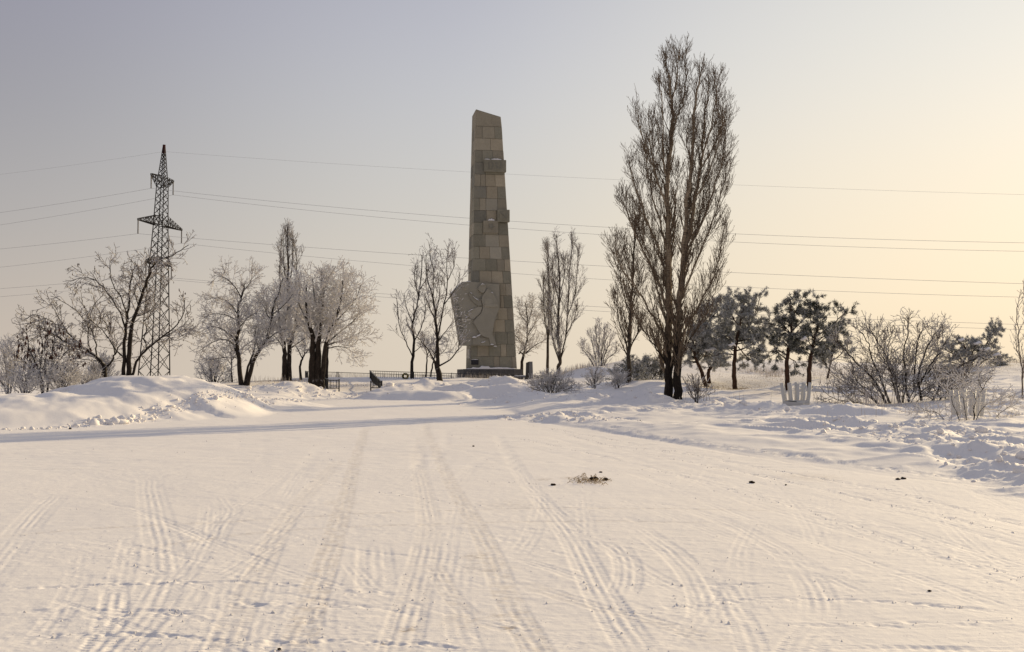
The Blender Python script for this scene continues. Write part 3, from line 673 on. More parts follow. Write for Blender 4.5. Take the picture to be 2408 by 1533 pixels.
def half(t):   # half width of the square shaft against height fraction
    ks = [(0, 1.85), (.46, 1.15), (.66, .84), (.83, .66), (1.0, .12)]
    for (t0, w0), (t1, w1) in zip(ks, ks[1:]):
        if t <= t1: return w0 + (w1 - w0) * (t - t0) / (t1 - t0)
    return .14
def corner(i, t): s = half(t); e = [(1, 1), (1, -1), (-1, -1), (-1, 1)][i]; return lean * (HP * t) + a1 * (e[0] * s) + a2 * (e[1] * s)
tt = [0]
while tt[-1] < .985: tt.append(min(1.0, tt[-1] + max(half(tt[-1]) * 1.6, .62) / HP))
if tt[-1] < 1: tt.append(1.0)
for i in range(4):
    pl = [(*[[tuple(corner(i, t)) for t in (0, .46, .66, .83, 1.0)]], [.10, .09, .08, .07, .05], 4)]
    link('leg', tubes('leg', pl, M_STEEL, False), pyl)
for k in range(len(tt) - 1):
    for i in range(4):
        a, b = tt[k], tt[k + 1]; j = (i + 1) % 4; w = .075 if a < .6 else .06
        strut('cross_brace', corner(i, a), corner(j, b), w, pyl); strut('cross_brace', corner(j, a), corner(i, b), w, pyl)
link('head', tubes('head', [([tuple(lean * (HP * .968)), tuple(lean * (HP * 1.003))], [.26, .24], 6)], M_RED, False), pyl)
HANG = []
def arm(tc, ha, up, nb, flip=False, name='crossarm'):
    """lattice crossarm: bottom chords level at tc, top chords rising to tc+up at the shaft"""
    segs = []; h0 = half(tc); h1 = half(tc + up)
    for sgn in (-1, 1):
        tip = lean * (HP * tc) + a1 * sgn * ha
        A = [lean * (HP * tc) + a1 * sgn * h0 + a2 * s * h0 for s in (-1, 1)]; B = [lean * (HP * (tc + up)) + a1 * sgn * h1 + a2 * s * h1 for s in (-1, 1)]
        if flip: tip = tip + Vector((0, 0, HP * up - .25))
        tips = [tip + a2 * s * .12 for s in (-1, 1)]; tipu = [t_ + Vector((0, 0, .25)) for t_ in tips]
        for q in (0, 1): segs += [(A[q], tips[q]), (B[q], tipu[q]), (tips[q], tipu[q])]
        for k in range(nb):
            f0 = k / nb; f1 = (k + 1) / nb
            for q in (0, 1):
                segs += [(A[q].lerp(tips[q], f0), B[q].lerp(tipu[q], f1)), (B[q].lerp(tipu[q], f0), A[q].lerp(tips[q], f1)), (A[q].lerp(tips[q], f1), B[q].lerp(tipu[q], f1))]
            segs += [(A[0].lerp(tips[0], f0), A[1].lerp(tips[1], f1)), (A[1].lerp(tips[1], f0), A[0].lerp(tips[0], f1)), (B[0].lerp(tipu[0], f0), B[1].lerp(tipu[1], f1))]
        HANG.append(tip)
    for s in (-1, 1): segs += [(lean * (HP * tc) + a1 * h0 * -1 + a2 * s * h0, lean * (HP * tc) + a1 * h0 + a2 * s * h0)]
    bars(name, segs, .075, pyl)
vtop = lambda v: (P(380, v, PY).z - pb.z) / HP
arm(vtop(440), 3.3, .042, 3, True); arm(vtop(530), 6.5, .04, 6); arm(vtop(622), 3.8, .03, 3)
def insulator(p, L):
    pl = []; n = 14
    pts = []; rad = []
    for k in range(n * 2 + 1): pts.append((p.x, p.y, p.z - L * k / (2 * n))); rad.append(.13 if k % 2 else .05)
    return link('insulator_string', tubes('insulator_string', [(pts, rad, 6)], M_INS, False), pyl)
INS = []
for h in HANG: insulator(h, 2.15); INS.append(pb + h - Vector((0, 0, 2.15)))
# cables: fitted through their heights at a few places along one straight run
wdir = Vector((0.97, -0.23, 0))
def on_run(p0, u, v, d):
    k = (u - UC) / F    # x = k * y (close enough for placing a distant cable)
    yd = 1.0; t = (k * p0.y - p0.x) / (d.x - k * d.y); q = p0 + d * t; w = P(u, v, q.y); return t, w.z
def cable(p0, right, left, label, r=.020):
    pts = []
    T = [0]; Z = [p0.z]
    for u, v in right: t, z = on_run(p0, u, v, wdir); T.append(t); Z.append(z)
    c = np.polyfit(T, Z, 2, w=[3] + [1] * len(right)); c[-1] += p0.z - np.polyval(c, 0)
    R_ = [(p0 + wdir * t).to_2d().to_tuple() + (float(np.polyval(c, t)),) for t in np.linspace(0, max(T) * 1.35, 40)]
    tl, zl = on_run(p0, left[0], left[1], -wdir)
    s0 = (zl - p0.z) / tl
    Lp = [(p0 - wdir * t).to_2d().to_tuple() + (p0.z + s0 * t + 0.0006 * t * (t - tl),) for t in np.linspace(tl * 2.2, 0, 16)[:-1]]
    o = link('power_cable', tubes('power_cable', [(Lp + R_, [r] * (len(Lp) + len(R_)), 4)], M_WIRE)); tag(o, label, 'cable', 'cables of the power line'); return o
top = pb + lean * (HP * .975)
cable(top, [(1095, 402), (1450, 424), (2408, 457)], (0, 409), 'topmost thin cable of the power line, joined to the pylon peak', .012)
cable(INS[0], [(1095, 513), (1450, 535), (2408, 571)], (0, 499), 'second cable from the top, hung on the upper left pylon arm')
cable(INS[1], [(1095, 529.5), (1450, 553), (2408, 591)], (0, 528), 'third cable from the top, hung on the upper right pylon arm')
cable(INS[2], [(888, 593), (1443, 627), (2408, 667)], (0, 585), 'fourth cable from the top, hung on the long left pylon arm')
cable(INS[3], [(888, 618.5), (1443, 658), (2408, 699)], (0, 628), 'fifth cable from the top, hung on the long right pylon arm')
cable(INS[4], [(888, 689), (1443, 724), (2408, 763)], (0, 678.5), 'second lowest cable of the power line, hung on the lowest left pylon arm')
cable(INS[5], [(888, 697), (1443, 734), (2408, 775)], (0, 697.5), 'lowest cable of the power line, hung on the lowest right pylon arm')

# ------------------------------------------------------------------ monument
MY = 81.0; PPM = F / MY
mo = P(1108, 867, MY); ROT = R(10)
mon = thing('obelisk_monument', 'tall tapering stone obelisk with a soldier relief on its lower left', 'monument', mo, ROT)
HM = P(1119, 256, MY + .4).z - mo.z
def crn(i, z):     # 0 front left, 1 front right, 2 back right, 3 back left
    t = z / HM
    B = [(0, 0), (3.43, 0), (3.43, 2.9), (0, 2.9)][i]; T_ = [(.385, .42), (2.275, .42), (2.275, 2.48), (.385, 2.48)][i]
    return Vector((B[0] + (T_[0] - B[0]) * t, B[1] + (T_[1] - B[1]) * t, z))
NC = 20; CAPZ = HM - 1.28; CH = CAPZ / NC
core = [crn(i, 0) for i in range(4)] + [crn(i, CAPZ) for i in range(4)]
cen = lambda z: (crn(0, z) + crn(2, z)) / 2
core = [c + (cen(c.z) - c).normalized() * .10 for c in core]
link('core', hexa('core', core, M_MORTAR), mon)
COURSES = [  # top course first: joints along the front and the tone of each stone
    ('mmd', [0, .25, .72, 1]), ('ml', [0, .55, 1]), ('ddm', [0, .25, .62, 1]), ('vd', [0, .37, 1]), ('mmll', [0, .19, .36, .67, 1]), ('vld', [0, .38, .73, 1]),
    ('dmgm', [0, .16, .36, .72, 1]), ('vld', [0, .37, .68, 1]), ('dmgd', [0, .26, .33, .70, 1]), ('dgl', [0, .33, .72, 1]), ('dlgd', [0, .17, .45, .78, 1]), ('ddml', [0, .34, .64, .84, 1]),
    ('vlld', [0, .17, .49, .78, 1]), ('glm', [0, .69, .84, 1]), ('gld', [0, .69, .78, 1]), ('glm', [0, .62, .85, 1]), ('gld', [0, .5, .78, 1]), ('gdd', [0, .55, .82, 1]), ('dldld', [0, .13, .39, .66, .79, 1]), ('dldm', [0, .5, .62, .9, 1])]
rs = random.Random(5)
def stone_block(i0, i1, s0, s1, z0, z1, tone, proud=0.0, mesh_only=False):
    """facing stone between fractions s0..s1 of the face from corner i0 to i1"""
    j = 0.008; pr = proud + rs.uniform(-.012, .012)
    def q(s, z, inn):
        a, b = crn(i0, z), crn(i1, z); d = (b - a).normalized(); nrm = Vector((d.y, -d.x, 0)); L = (b - a).length
        ss = min(max(s, (0.0)), 1.0); p = a + (b - a) * ss
        if 0.001 < s < .999: pass
        p = p + d * (j if s == s0 and s > 0 else (-j if s == s1 and s < 1 else 0)); return p + nrm * (pr if not inn else -.24)
    c8 = [q(s0, z0 + j, 0), q(s1, z0 + j, 0), q(s1, z0 + j, 1), q(s0, z0 + j, 1), q(s0, z1 - j, 0), q(s1, z1 - j, 0), q(s1, z1 - j, 1), q(s0, z1 - j, 1)]
    if i0 == 3 or i0 == 1:   # side faces end just inside the front and back stones
        for k in (0, 3, 4, 7): c8[k] = c8[k] + (crn(i1, z0) - crn(i0, z0)).normalized() * .012
        for k in (1, 2, 5, 6): c8[k] = c8[k] - (crn(i1, z0) - crn(i0, z0)).normalized() * .012
    return link('stone', hexa('stone', c8, STONE[tone], .012), mon)
for k, (tones, js) in enumerate(COURSES):
    z1 = CAPZ - k * CH; z0 = z1 - CH
    for i, tn in enumerate(tones): stone_block(0, 1, js[i], js[i + 1], z0, z1, tn)
    off = rs.uniform(.35, .65)
    for a, b in ((0, off), (off, 1)): stone_block(3, 0, a, b, z0, z1, rs.choice('dmdmv'))
    for a, b in ((0, 1 - off), (1 - off, 1)): stone_block(1, 2, a, b, z0, z1, rs.choice('dmmld'))
    for a, b in ((0, off), (off, 1)): stone_block(2, 3, a, b, z0, z1, rs.choice('dmml'))
capc = [crn(i, CAPZ + .01) for i in range(4)] + [crn(i, HM) for i in range(4)]
capc[5].z -= .50; capc[6].z -= .50; capc[7].z -= .05
link('cap_stone', hexa('cap_stone', capc, STONE['m'], .02), mon)
M2L = lambda u, v: (((P(u, v, MY).x - mo.x) / math.cos(ROT)), P(u, v, MY).z - mo.z)
def c1xy(cx, cy): return M2L((1430 + cx / 5.4714) * .77229, (460 + cy / 5.4714) * .77229)      # from close views of the photo
def c2xy(cx, cy): return M2L((1360 + cx / 6.39) * .77229, (840 + cy / 6.39) * .77229)
def c4xy(cx, cy): return M2L((1340 + cx / 3.833) * .77229, (780 + cy / 3.833) * .77229)
def yf(z): return .42 * z / HM
def block(name, fn, x0, y0, x1, y1, proud, m, bev=.02):
    a = fn(x0, y1); b = fn(x1, y0); y = yf((a[1] + b[1]) / 2)
    return link(name, box(name, a[0], b[0], y - proud, y + .05, a[1], b[1], m, bev), mon), (a, b, y - proud)
o, (A, B, yy) = block('number_block', c1xy, 245, 125, 612, 330, .27, STONE['d'])
def carve(name, polys, y, m=STONE['v'], th=.03):
    for pl in polys:
        link(name, prism(name, pl, y - th, y + .01, m), mon)
def stroke(pts, w, fn):     # a raised stroke outline around a centre line
    q = [Vector(fn(*p)) for p in pts]; L = []; Rr = []
    for i, p in enumerate(q):
        d = (q[min(i + 1, len(q) - 1)] - q[max(i - 1, 0)]).normalized(); n = Vector((-d.y, d.x)) * w / 2; L.append(p + n); Rr.append(p - n)
    return [tuple(v) for v in L] + [tuple(v) for v in reversed(Rr)]
carve('raised_numeral', [stroke([(325, 165), (325, 290)], .09, c1xy), stroke([(355, 160), (385, 185), (390, 235), (370, 275), (350, 290)], .09, c1xy),
      stroke([(450, 165), (448, 230), (465, 275), (495, 285), (520, 255), (528, 165)], .09, c1xy)], yy)
o, (A, B, yy) = block('emblem_block', c1xy, 462, 960, 668, 1165, .26, STONE['d'])
ec = c1xy(560, 1060)
carve('raised_emblem', [[(ec[0] + .33 * math.cos(a) * (1 + .12 * math.cos(5 * a)), ec[1] + .33 * math.sin(a)) for a in [i * math.pi / 9 for i in range(18)]]], yy, STONE['d'], .04)
carve('raised_emblem', [stroke([(520, 1015), (600, 1095)], .06, c1xy), stroke([(600, 1020), (615, 1060), (590, 1095), (550, 1100)], .05, c1xy)], yy - .045, STONE['v'])
o, (A, B, yy) = block('star_block', c1xy, 230, 1145, 478, 1355, .16, STONE['m'])
sc = c1xy(360, 1245); star = [(sc[0] + (.27 if i % 2 == 0 else .105) * math.sin(i * math.pi / 5 + .35), sc[1] + (.27 if i % 2 == 0 else .105) * math.cos(i * math.pi / 5 + .35)) for i in range(10)]
carve('raised_star', [star], yy, STONE['v'], .05)
def snow_lump(pts, y0, y1, h, name='snow_cap', parent=mon, jit=.3):
    """a ragged lens of snow along a line of (x, z) points"""
    n = 12; q = [Vector((p[0], p[1])) for p in pts]; V = []; Fc = []
    tot = sum((q[i + 1] - q[i]).length for i in range(len(q) - 1)); cur = []
    for k in range(n + 1):
        s = tot * k / n; i = 0
        while i < len(q) - 2 and s > (q[i + 1] - q[i]).length: s -= (q[i + 1] - q[i]).length; i += 1
        L_ = (q[i + 1] - q[i]).length or 1; cur.append(q[i].lerp(q[i + 1], min(1, s / L_)))
    for k, c in enumerate(cur):
        e = math.sin(math.pi * (k + .5) / (n + 1)) ** .5 * h * rs.uniform(1 - jit, 1 + jit)
        V += [(c.x, y0, c.y - .01), (c.x, y0 + .02, c.y + e * .75), (c.x, (y0 + y1) / 2, c.y + e), (c.x, y1, c.y + e * .8), (c.x, y1, c.y - .01)]
    for k in range(n):
        a = k * 5
        for j in range(4): Fc.append((a + j, a + j + 1, a + j + 6, a + j + 5))
    Fc += [(0, 1, 2, 3, 4), tuple(n * 5 + 4 - j for j in range(5))]
    return link(name, mesh_py(name, V, Fc, M_SNOWC, True), parent)
snow_lump([c1xy(252, 122), c1xy(345, 124)], yf(15.5) - .26, yf(15.5), .05)
snow_lump([c1xy(365, 122), c1xy(530, 122)], yf(15.5) - .26, yf(15.5), .09)
snow_lump([c1xy(310, 1145), c1xy(420, 1146)], yf(12) - .15, yf(12) + .05, .15)
# relief slab -----------------------------------------------------------------
slab = [(122, 437), (258, 303), (345, 300), (685, 325), (687, 610), (668, 655), (632, 760), (600, 890), (622, 965), (645, 1045), (230, 1043), (165, 650)]
YR0 = -.34
link('relief_slab', prism('relief_slab', [c4xy(*p) for p in slab], YR0, .5, M_RELIEF, .03), mon)
def rel(name, pts, th, m=M_RELIEF2, bev=.03, fn=c2xy): return link(name, prism(name, [fn(*p) for p in pts], YR0 - th, YR0 + .02, m, bev), mon)
rel('relief_body', [(705, 352), (765, 262), (800, 255), (862, 315), (940, 430), (1000, 560), (998, 640), (950, 775), (905, 900), (868, 1130), (935, 1290), (938, 1345), (835, 1345), (800, 1210), (742, 1200), (700, 1180), (636, 1140), (560, 1010), (498, 905), (560, 820), (650, 735), (690, 612), (682, 560), (655, 470), (672, 400)], .17, bev=.015)
rel('relief_arm', [(655, 415), (612, 487), (500, 400), (462, 335), (418, 325), (412, 372), (452, 460), (520, 540), (600, 592), (676, 572), (648, 480)], .11, bev=.015)
rel('relief_forearm', [(870, 545), (985, 545), (990, 600), (860, 618), (700, 600), (695, 575), (760, 560)], .24, bev=.03)
rel('relief_shield', [(700, 560), (715, 500), (745, 455), (800, 435), (850, 465), (880, 540), (800, 560)], .21, bev=.015)
rel('relief_leg', [(600, 600), (675, 615), (640, 728), (545, 815), (490, 860), (440, 820), (372, 738), (400, 705), (500, 650)], .10, bev=.015)
rel('relief_head', [(640, 175), (680, 150), (725, 170), (745, 225), (735, 290), (700, 340), (650, 330), (620, 300), (590, 275), (600, 220)], .20, bev=.02)
rel('relief_helmet', [(625, 215), (640, 170), (680, 148), (728, 168), (748, 228), (700, 205)], .25, bev=.03)
rel('relief_boot', [(485, 1200), (560, 1190), (640, 1145), (640, 1200), (735, 1205), (738, 1265), (650, 1300), (640, 1345), (485, 1345)], .08, bev=.02)
for k, rr_ in enumerate((62, 40, 20)):
    pl = [(355 + rr_ * math.cos(a), 225 + rr_ * math.sin(a)) for a in [i * math.pi / 10 for i in range(20)]]
    rel('relief_hand', pl, .04 + .035 * k, M_RELIEF2 if k != 1 else M_RELIEF, .01)
for a, b, h in [([(645, 180), (680, 165), (715, 182)], .20, .06), ([(440, 330), (480, 362)], .14, .06), ([(495, 408), (540, 452), (605, 486)], .14, .06), ([(400, 708), (450, 678), (500, 650)], .13, .05),
                ([(845, 325), (880, 345)], .19, .06), ([(360, 820), (402, 808)], .10, .07), ([(485, 1205), (560, 1203)], .14, .10), ([(560, 1185), (600, 1172), (638, 1150)], .19, .08),
                ([(655, 1300), (700, 1295), (732, 1272)], .14, .06), ([(832, 1340), (890, 1342)], .20, .07), ([(895, 1372), (952, 1372)], .10, .06), ([(370, 740), (380, 735)], .1, .03)]:
    snow_lump([c2xy(*p) for p in a], YR0 - b - .06, YR0, h * 1.0)
ed = [c4xy(*p) for p in ((120, 440), (180, 382), (252, 305), (300, 300))]
snow_lump([ed[0], ed[2]], YR0 + .05, .5, .05); snow_lump([c4xy(300, 302), c4xy(355, 300)], YR0 + .1, .0, .06)
V = []; Fc = []
for k in range(230):     # snow caught on the carved left part of the slab
    t = rs.random(); cy = 440 + 590 * t; xl = 128 + (cy - 437) * .17; cx = xl + 10 + abs(rs.gauss(0, .38)) * (105 if k % 3 else 170)
    if cx > 350: continue
    x, z = c4xy(cx, cy); s = rs.uniform(.02, .06); an = rs.uniform(-.3, 1.3); l = s * rs.uniform(1, 2.6); b0 = len(V); ca, sa = math.cos(an), math.sin(an)
    for dx, dz in ((-l, 0), (0, -s * .4), (l, 0), (0, s * .5)): V.append((x + dx * ca - dz * sa, YR0 - .005, z + dx * sa + dz * ca))
    V.append((x, YR0 - .035, z)); Fc += [(b0, b0 + 1, b0 + 4), (b0 + 1, b0 + 2, b0 + 4), (b0 + 2, b0 + 3, b0 + 4), (b0 + 3, b0, b0 + 4)]
o = link('snow_flecks', mesh_py('snow_flecks', V, Fc, M_SNOWC), mon); o['kind'] = 'stuff'
for k in range(9):       # raised rungs up the slab's left edge, dark tone painting the shade of recesses
    cy = 560 + k * 38; xl = 132 + (cy - 437) * .175
    a = c4xy(xl + 16, cy + 26); b = c4xy(xl + 58, cy); link('relief_rung', box('relief_rung', a[0], b[0], YR0 - .035, YR0 + .01, a[1], b[1], STONE['v'], .01), mon)
a = c4xy(360, 1265); b = c4xy(447, 1207); link('bronze_plaque', box('bronze_plaque', a[0], b[0], -.05, .04, a[1], b[1], M_BRONZE, .01), mon)
snow_lump([(a[0] + .02, b[1]), (b[0] - .02, b[1])], -.07, 0, .035)
# pale strip with raised marks on the left face
zt = c4xy(290, 1080)[1]; zb = c4xy(290, 1193)[1]
link('inscription_strip', box('inscription_strip', -.06, .03, .55, 1.55, zb, zt, M_WHITE2, .01), mon)
for k in range(7):
    z = zb + (zt - zb) * (k + .22) / 7; link('inscription_mark', box('inscription_mark', -.085, -.055, .72, 1.38, z, z + (zt - zb) / 14, M_BLACKST, .0), mon)
# plinth
pz0 = -2.0; pzt = -.02
pxl, pxr, pyl_, pyr = -.62, 3.62 + .14, -.5, 3.5
xs = [pxl + (pxr - pxl) * f for f in (0, .13, .27, .41, .55, .69, .84, 1)]
for i in range(7): link('plinth_slab', box('plinth_slab', xs[i] + .006, xs[i + 1] - .006, pyl_, pyl_ + .3, pz0, pzt, M_PLINTH, .01), mon)
link('plinth_core', box('plinth_core', pxl + .01, pxr - .01, pyl_ + .28, pyr, pz0, pzt - .01, M_PLINTH, .01), mon)
snow_lump([(pxl + .25, pzt), (1.2, pzt + .0), (pxr - .5, pzt)], pyl_ + .05, 0.05, .13, 'snow_ledge', jit=.35)
snow_lump([(pxl + .55, pzt), (1.9, pzt)], pyl_ + .02, -.1, .17, 'snow_ledge', jit=.5)

# stele ------------------------------------------------------------------------
sp = P(1245, 895, 77); st_ = thing('memorial_stele', 'short black stone stele with its sunlit side coloured lighter, right of the obelisk', 'memorial', sp, R(40))
Hs = P(1245, 850, 77).z - sp.z
w0, w1 = .20, .16
link('body', hexa('body', [(-w0, -w0, -.3), (w0, -w0, -.3), (w0, w0, -.3), (-w0, w0, -.3), (-w1, -w1, Hs), (w1, -w1, Hs), (w1, w1, Hs - .08), (-w1, w1, Hs - .08)], M_GREYST, .01), st_)  # grey body colour stands in for light on the black stone's right side
link('shaded_face', hexa('shaded_face', [(-w0 - .02, -w0, -.25), (-w0, -w0, -.25), (-w0, w0, -.25), (-w0 - .02, w0, -.25), (-w1 - .02, -w1, Hs - .01), (-w1, -w1, Hs - .01), (-w1, w1, Hs - .09), (-w1 - .02, w1, Hs - .09)], M_BLACKST), st_)  # thin black sheet paints the left side as turned from the sun
bp = P(1224, 893, 78)
bn = thing('stone_bench', 'low stone block dusted with snow between obelisk and stele', 'bench', bp)
link('seat', box('seat', -.48, .48, -.22, .22, .15, .27, M_GREYST, .015), bn)
for sx in (-.34, .34): link('leg', box('leg', sx - .07, sx + .07, -.16, .16, -.25, .15, M_GREYST, .01), bn)
snow_lump([(-.46, .27), (.46, .27)], -.2, .2, .05, 'snow_cap', bn)

# ------------------------------------------------------------------ fences
def fence(label, pts, posts=(), bar=.125, hgt=.62, double=True):
    """pts: top rail line as photo (u, v, Y)"""
    W = [P(*p) for p in pts]; org = W[0]; t = thing('iron_fence', label, 'fence', org, 0)
    Q = [w - org for w in W]
    def post(p, h): strut('post', p + Vector((0, 0, .05)), p - Vector((0, 0, h + .25)), .05, t, M_IRON)
    for i in range(len(Q) - 1):
        a, b = Q[i], Q[i + 1]; L = (b - a).length; dn = Vector((0, 0, -1))
        strut('rail', a, b, .04, t, M_IRON); strut('rail', a + dn * (hgt - .08), b + dn * (hgt - .08), .03, t, M_IRON)
        n = int(L / (bar if double else bar * 2.6))
        for k in range(1, n): p = a.lerp(b, k / n); strut('bar', p, p + dn * (hgt - .08), .018, t, M_IRON)
        m = max(1, round(L / 2.6))
        for k in range(m + 1):
            p = a.lerp(b, k / m); post(p, hgt)
            if double and 0 < k < m: post(p + (b - a).normalized() * .16, hgt)
    return t
def panel(label, u0, u1, v0, v1, Y, nb=3):
    a = P(u0, v0, Y); b = P(u1, v0, Y); h = a.z - P(u0, v1, Y).z; t = thing('fence_end_panel', label, 'fence panel', a - Vector((0, 0, h)), 0)
    w = b.x - a.x
    for x in (0, w): strut('post', (x, 0, h + .05), (x, 0, -.15), .065, t, M_IRON)
    for x in (.13, w - .13): strut('inner_post', (x, 0, h), (x, 0, .1), .045, t, M_IRON)
    for z in (h - .03, .1): strut('rail', (0, 0, z), (w, 0, z), .045, t, M_IRON)
    for k in range(nb): x = .13 + (w - .26) * (k + 1) / (nb + 1); strut('bar', (x, 0, h), (x, 0, .1), .016, t, M_IRON)
    strut('rail', (.13, 0, .24), (w - .13, 0, .24), .02, t, M_IRON)
    return t
fence('black iron fence along the far edge of the terrace behind the thick tree trunks', [(718, 873, 90), (870, 878, 87), (1060, 884, 85)])
fence('black iron fence running in front of the obelisk from the path corner', [(870, 872, 74), (1062, 878, 76.5), (1168, 881, 78), (1345, 885.5, 79)])
fence('black iron fence running from the thick trunks down to the left end panel', [(749, 876, 76), (771, 894, 62)], double=False)
fence('black iron fence running from the terrace corner down to the right end panel', [(871, 873, 73.5), (897, 898, 62)], double=False)
fence('short stretch of black iron fence at the left of the thick trunks', [(718, 873, 89), (724, 876, 78)], double=False)
fence('low black iron fence right of the stele behind the frosted shrub', [(1250, 884, 79), (1340, 884, 76)], double=False)
panel('square black iron fence panel at the foot of the path, left of the gap', 771, 797.5, 893, 917, 61.8)
panel('square black iron fence panel at the foot of the path, right of the gap', 872, 898, 897, 916, 61.8)

# wreath on a stand
wp = P(953, 892, 75); wr = thing('memorial_wreath', 'round green wreath with yellow flowers leaning at the fence', 'wreath', wp)
rw = .17; cz = .22
ring = [(rw * math.cos(a), 0, cz + rw * math.sin(a)) for a in [i * 2 * math.pi / 18 for i in range(19)]]
link('ring', tubes('ring', [(ring, [.06 + .015 * (i % 2) for i in range(19)], 6)], M_WREATH), wr)
fl = []
for k in range(16):
    a = k * 2.4; rr_ = rw * (1 if k % 3 else .55); c = Vector((rr_ * math.cos(a), -.09, cz + rr_ * math.sin(a))); fl.append(([tuple(c), tuple(c + Vector((0, -.05, 0)))], [.035, .015], 5))
link('flowers', tubes('flowers', fl, M_YEL), wr)
for s in (-1, 1): strut('stand_leg', (s * .12, .05, cz + .1), (s * .25, .22, -.2), .02, wr, M_IRON)

# ------------------------------------------------------------------ white planters of pipes
def planter(label, u, v, Y, ang=0, block_=True, n=9, R0=.42, R1=.56, H=.78):
    p = P(u, v, Y); p.z = gh(p.x, p.y) + .05; t = thing('pipe_planter', label, 'planter', p, ang)
    for k in range(n):
        fx = [-1, -.55, -.05, .45, .97, -.78, -.32, .2, .68][k]; a = math.acos(fx) * (-1 if k < 5 else 1); r = .062 if k % 4 else .075
        b = Vector((R0 * math.cos(a), R0 * .75 * math.sin(a), -.15)); c = Vector((R1 * math.cos(a), R1 * .75 * math.sin(a), H + .02 * math.sin(k * 2)))
        d = (c - b).normalized()
        pl = [([tuple(b), tuple(c), tuple(c - d * .001), tuple(c - d * .12)], [r, r, r * .84, r * .84], 12)]
        link('pipe', tubes('pipe', pl, M_WHITE), t)
    if block_:
        o = link('concrete_foot', hexa('concrete_foot', [(-.72, -.80, -.15), (.02, -1.00, -.18), (.38, -.5, -.15), (-.5, -.25, -.15), (-.72, -.80, .10), (.0, -.98, .02), (.34, -.5, .12), (-.5, -.25, .12)], M_WHITE2, .015), t)
        strut('foot_slot', (-.62, -.75, .10), (-.2, -.86, .07), .03, t, M_BLACKST)
    return t
planter('ring of nine white pipes in the snow with a white block at its foot', 1872, 948, 43)
planter('ring of white pipes half hidden behind the thin frosted shrub at the right', 2275, 985, 33.5, .05, False, 9, .38, .50, .80)

# ------------------------------------------------------------------ trees
L1 = lambda *a: a
# left pair of bare trees
pods_r = random.Random(9)
def pods(n, size=.10, m=M_POD):
    def f(t, g):
        V = []; Fc = []
        for k in range(n):
            p, d = pods_r.choice(g.tips); b = len(V); s = size * pods_r.uniform(.6, 1.3); a = pods_r.uniform(0, 6.28); cx, cy = math.cos(a) * s * .22, math.sin(a) * s * .22
            V += [(p[0], p[1], p[2]), (p[0] + cx, p[1] + cy, p[2] - s * .5), (p[0], p[1], p[2] - s), (p[0] - cx, p[1] - cy, p[2] - s * .5), (p[0] - cy, p[1] + cx, p[2] - s * .45)]
            Fc += [(b, b + 1, b + 4), (b + 1, b + 2, b + 4), (b + 2, b + 3, b + 4), (b + 3, b, b + 4)]
        o = link('dry_pods', mesh_py('dry_pods', V, Fc, m), t); o['kind'] = 'stuff'
    return f
make_tree('bare_tree', 'leaning bare tree with a forked trunk, left of the pylon, frost on its arching twigs', 'tree', [
    ([(250, 905), (244, 866), (232, 846), (205, 824), (165, 808), (130, 790), (95, 768)], 13, 3, .3),
    ([(243, 866), (262, 852), (270, 832), (282, 812), (300, 795)], 7, 2.5), ([(228, 843), (222, 800), (205, 760), (170, 722), (120, 695)], 5, 1.5),
    ([(205, 824), (160, 785), (120, 755), (80, 740), (55, 755)], 4, 1.3), ([(216, 832), (205, 800), (210, 760), (222, 715), (245, 690)], 4.5, 1.3), ([(236, 850), (200, 845), (160, 840), (120, 850)], 3.5, 1.2),
    ([(215, 832), (175, 800), (145, 760), (125, 720), (112, 700)], 4, 1.2), ([(270, 832), (262, 790), (240, 750), (215, 730)], 4, 1.3), ([(190, 815), (150, 812), (110, 795), (70, 790), (40, 800)], 3.5, 1.2)],
    50, SPR, M_BARKF, M_TWIG1, 21, extra=pods(110), dens=.68)
make_tree('bare_tree', 'dark bare tree of three stems standing directly in front of the pylon', 'tree', [
    ([(291, 895), (291, 830), (296, 775), (303, 725), (305, 680), (312, 645), (318, 615)], 10, 2, .25), ([(301, 895), (303, 830), (310, 770), (325, 720), (342, 670), (352, 640), (370, 612), (405, 600), (443, 576)], 13, 1.5, .25),
    ([(304, 890), (322, 850), (345, 822), (375, 796), (410, 770), (430, 740), (436, 700)], 9, 1.8, .3), ([(375, 796), (405, 782), (430, 765), (450, 745)], 4, 1.2),
    ([(297, 775), (280, 732), (255, 690), (225, 660), (195, 653), (165, 662)], 6, 1.5), ([(292, 840), (270, 820), (255, 795), (235, 770), (205, 745)], 5, 1.5),
    ([(300, 745), (285, 700), (262, 660), (258, 625), (262, 610)], 4.5, 1.2), ([(315, 745), (345, 735), (375, 705), (385, 670)], 4, 1.2), ([(345, 822), (340, 790), (350, 750), (360, 715)], 4, 1.3), ([(390, 790), (415, 800), (440, 790)], 3, 1), ([(325, 720), (318, 680), (335, 640), (345, 600)], 3.5, 1.1)],
    48.5, SPR, M_BARKF, M_TWIG1, 22, extra=pods(200), dens=.68)
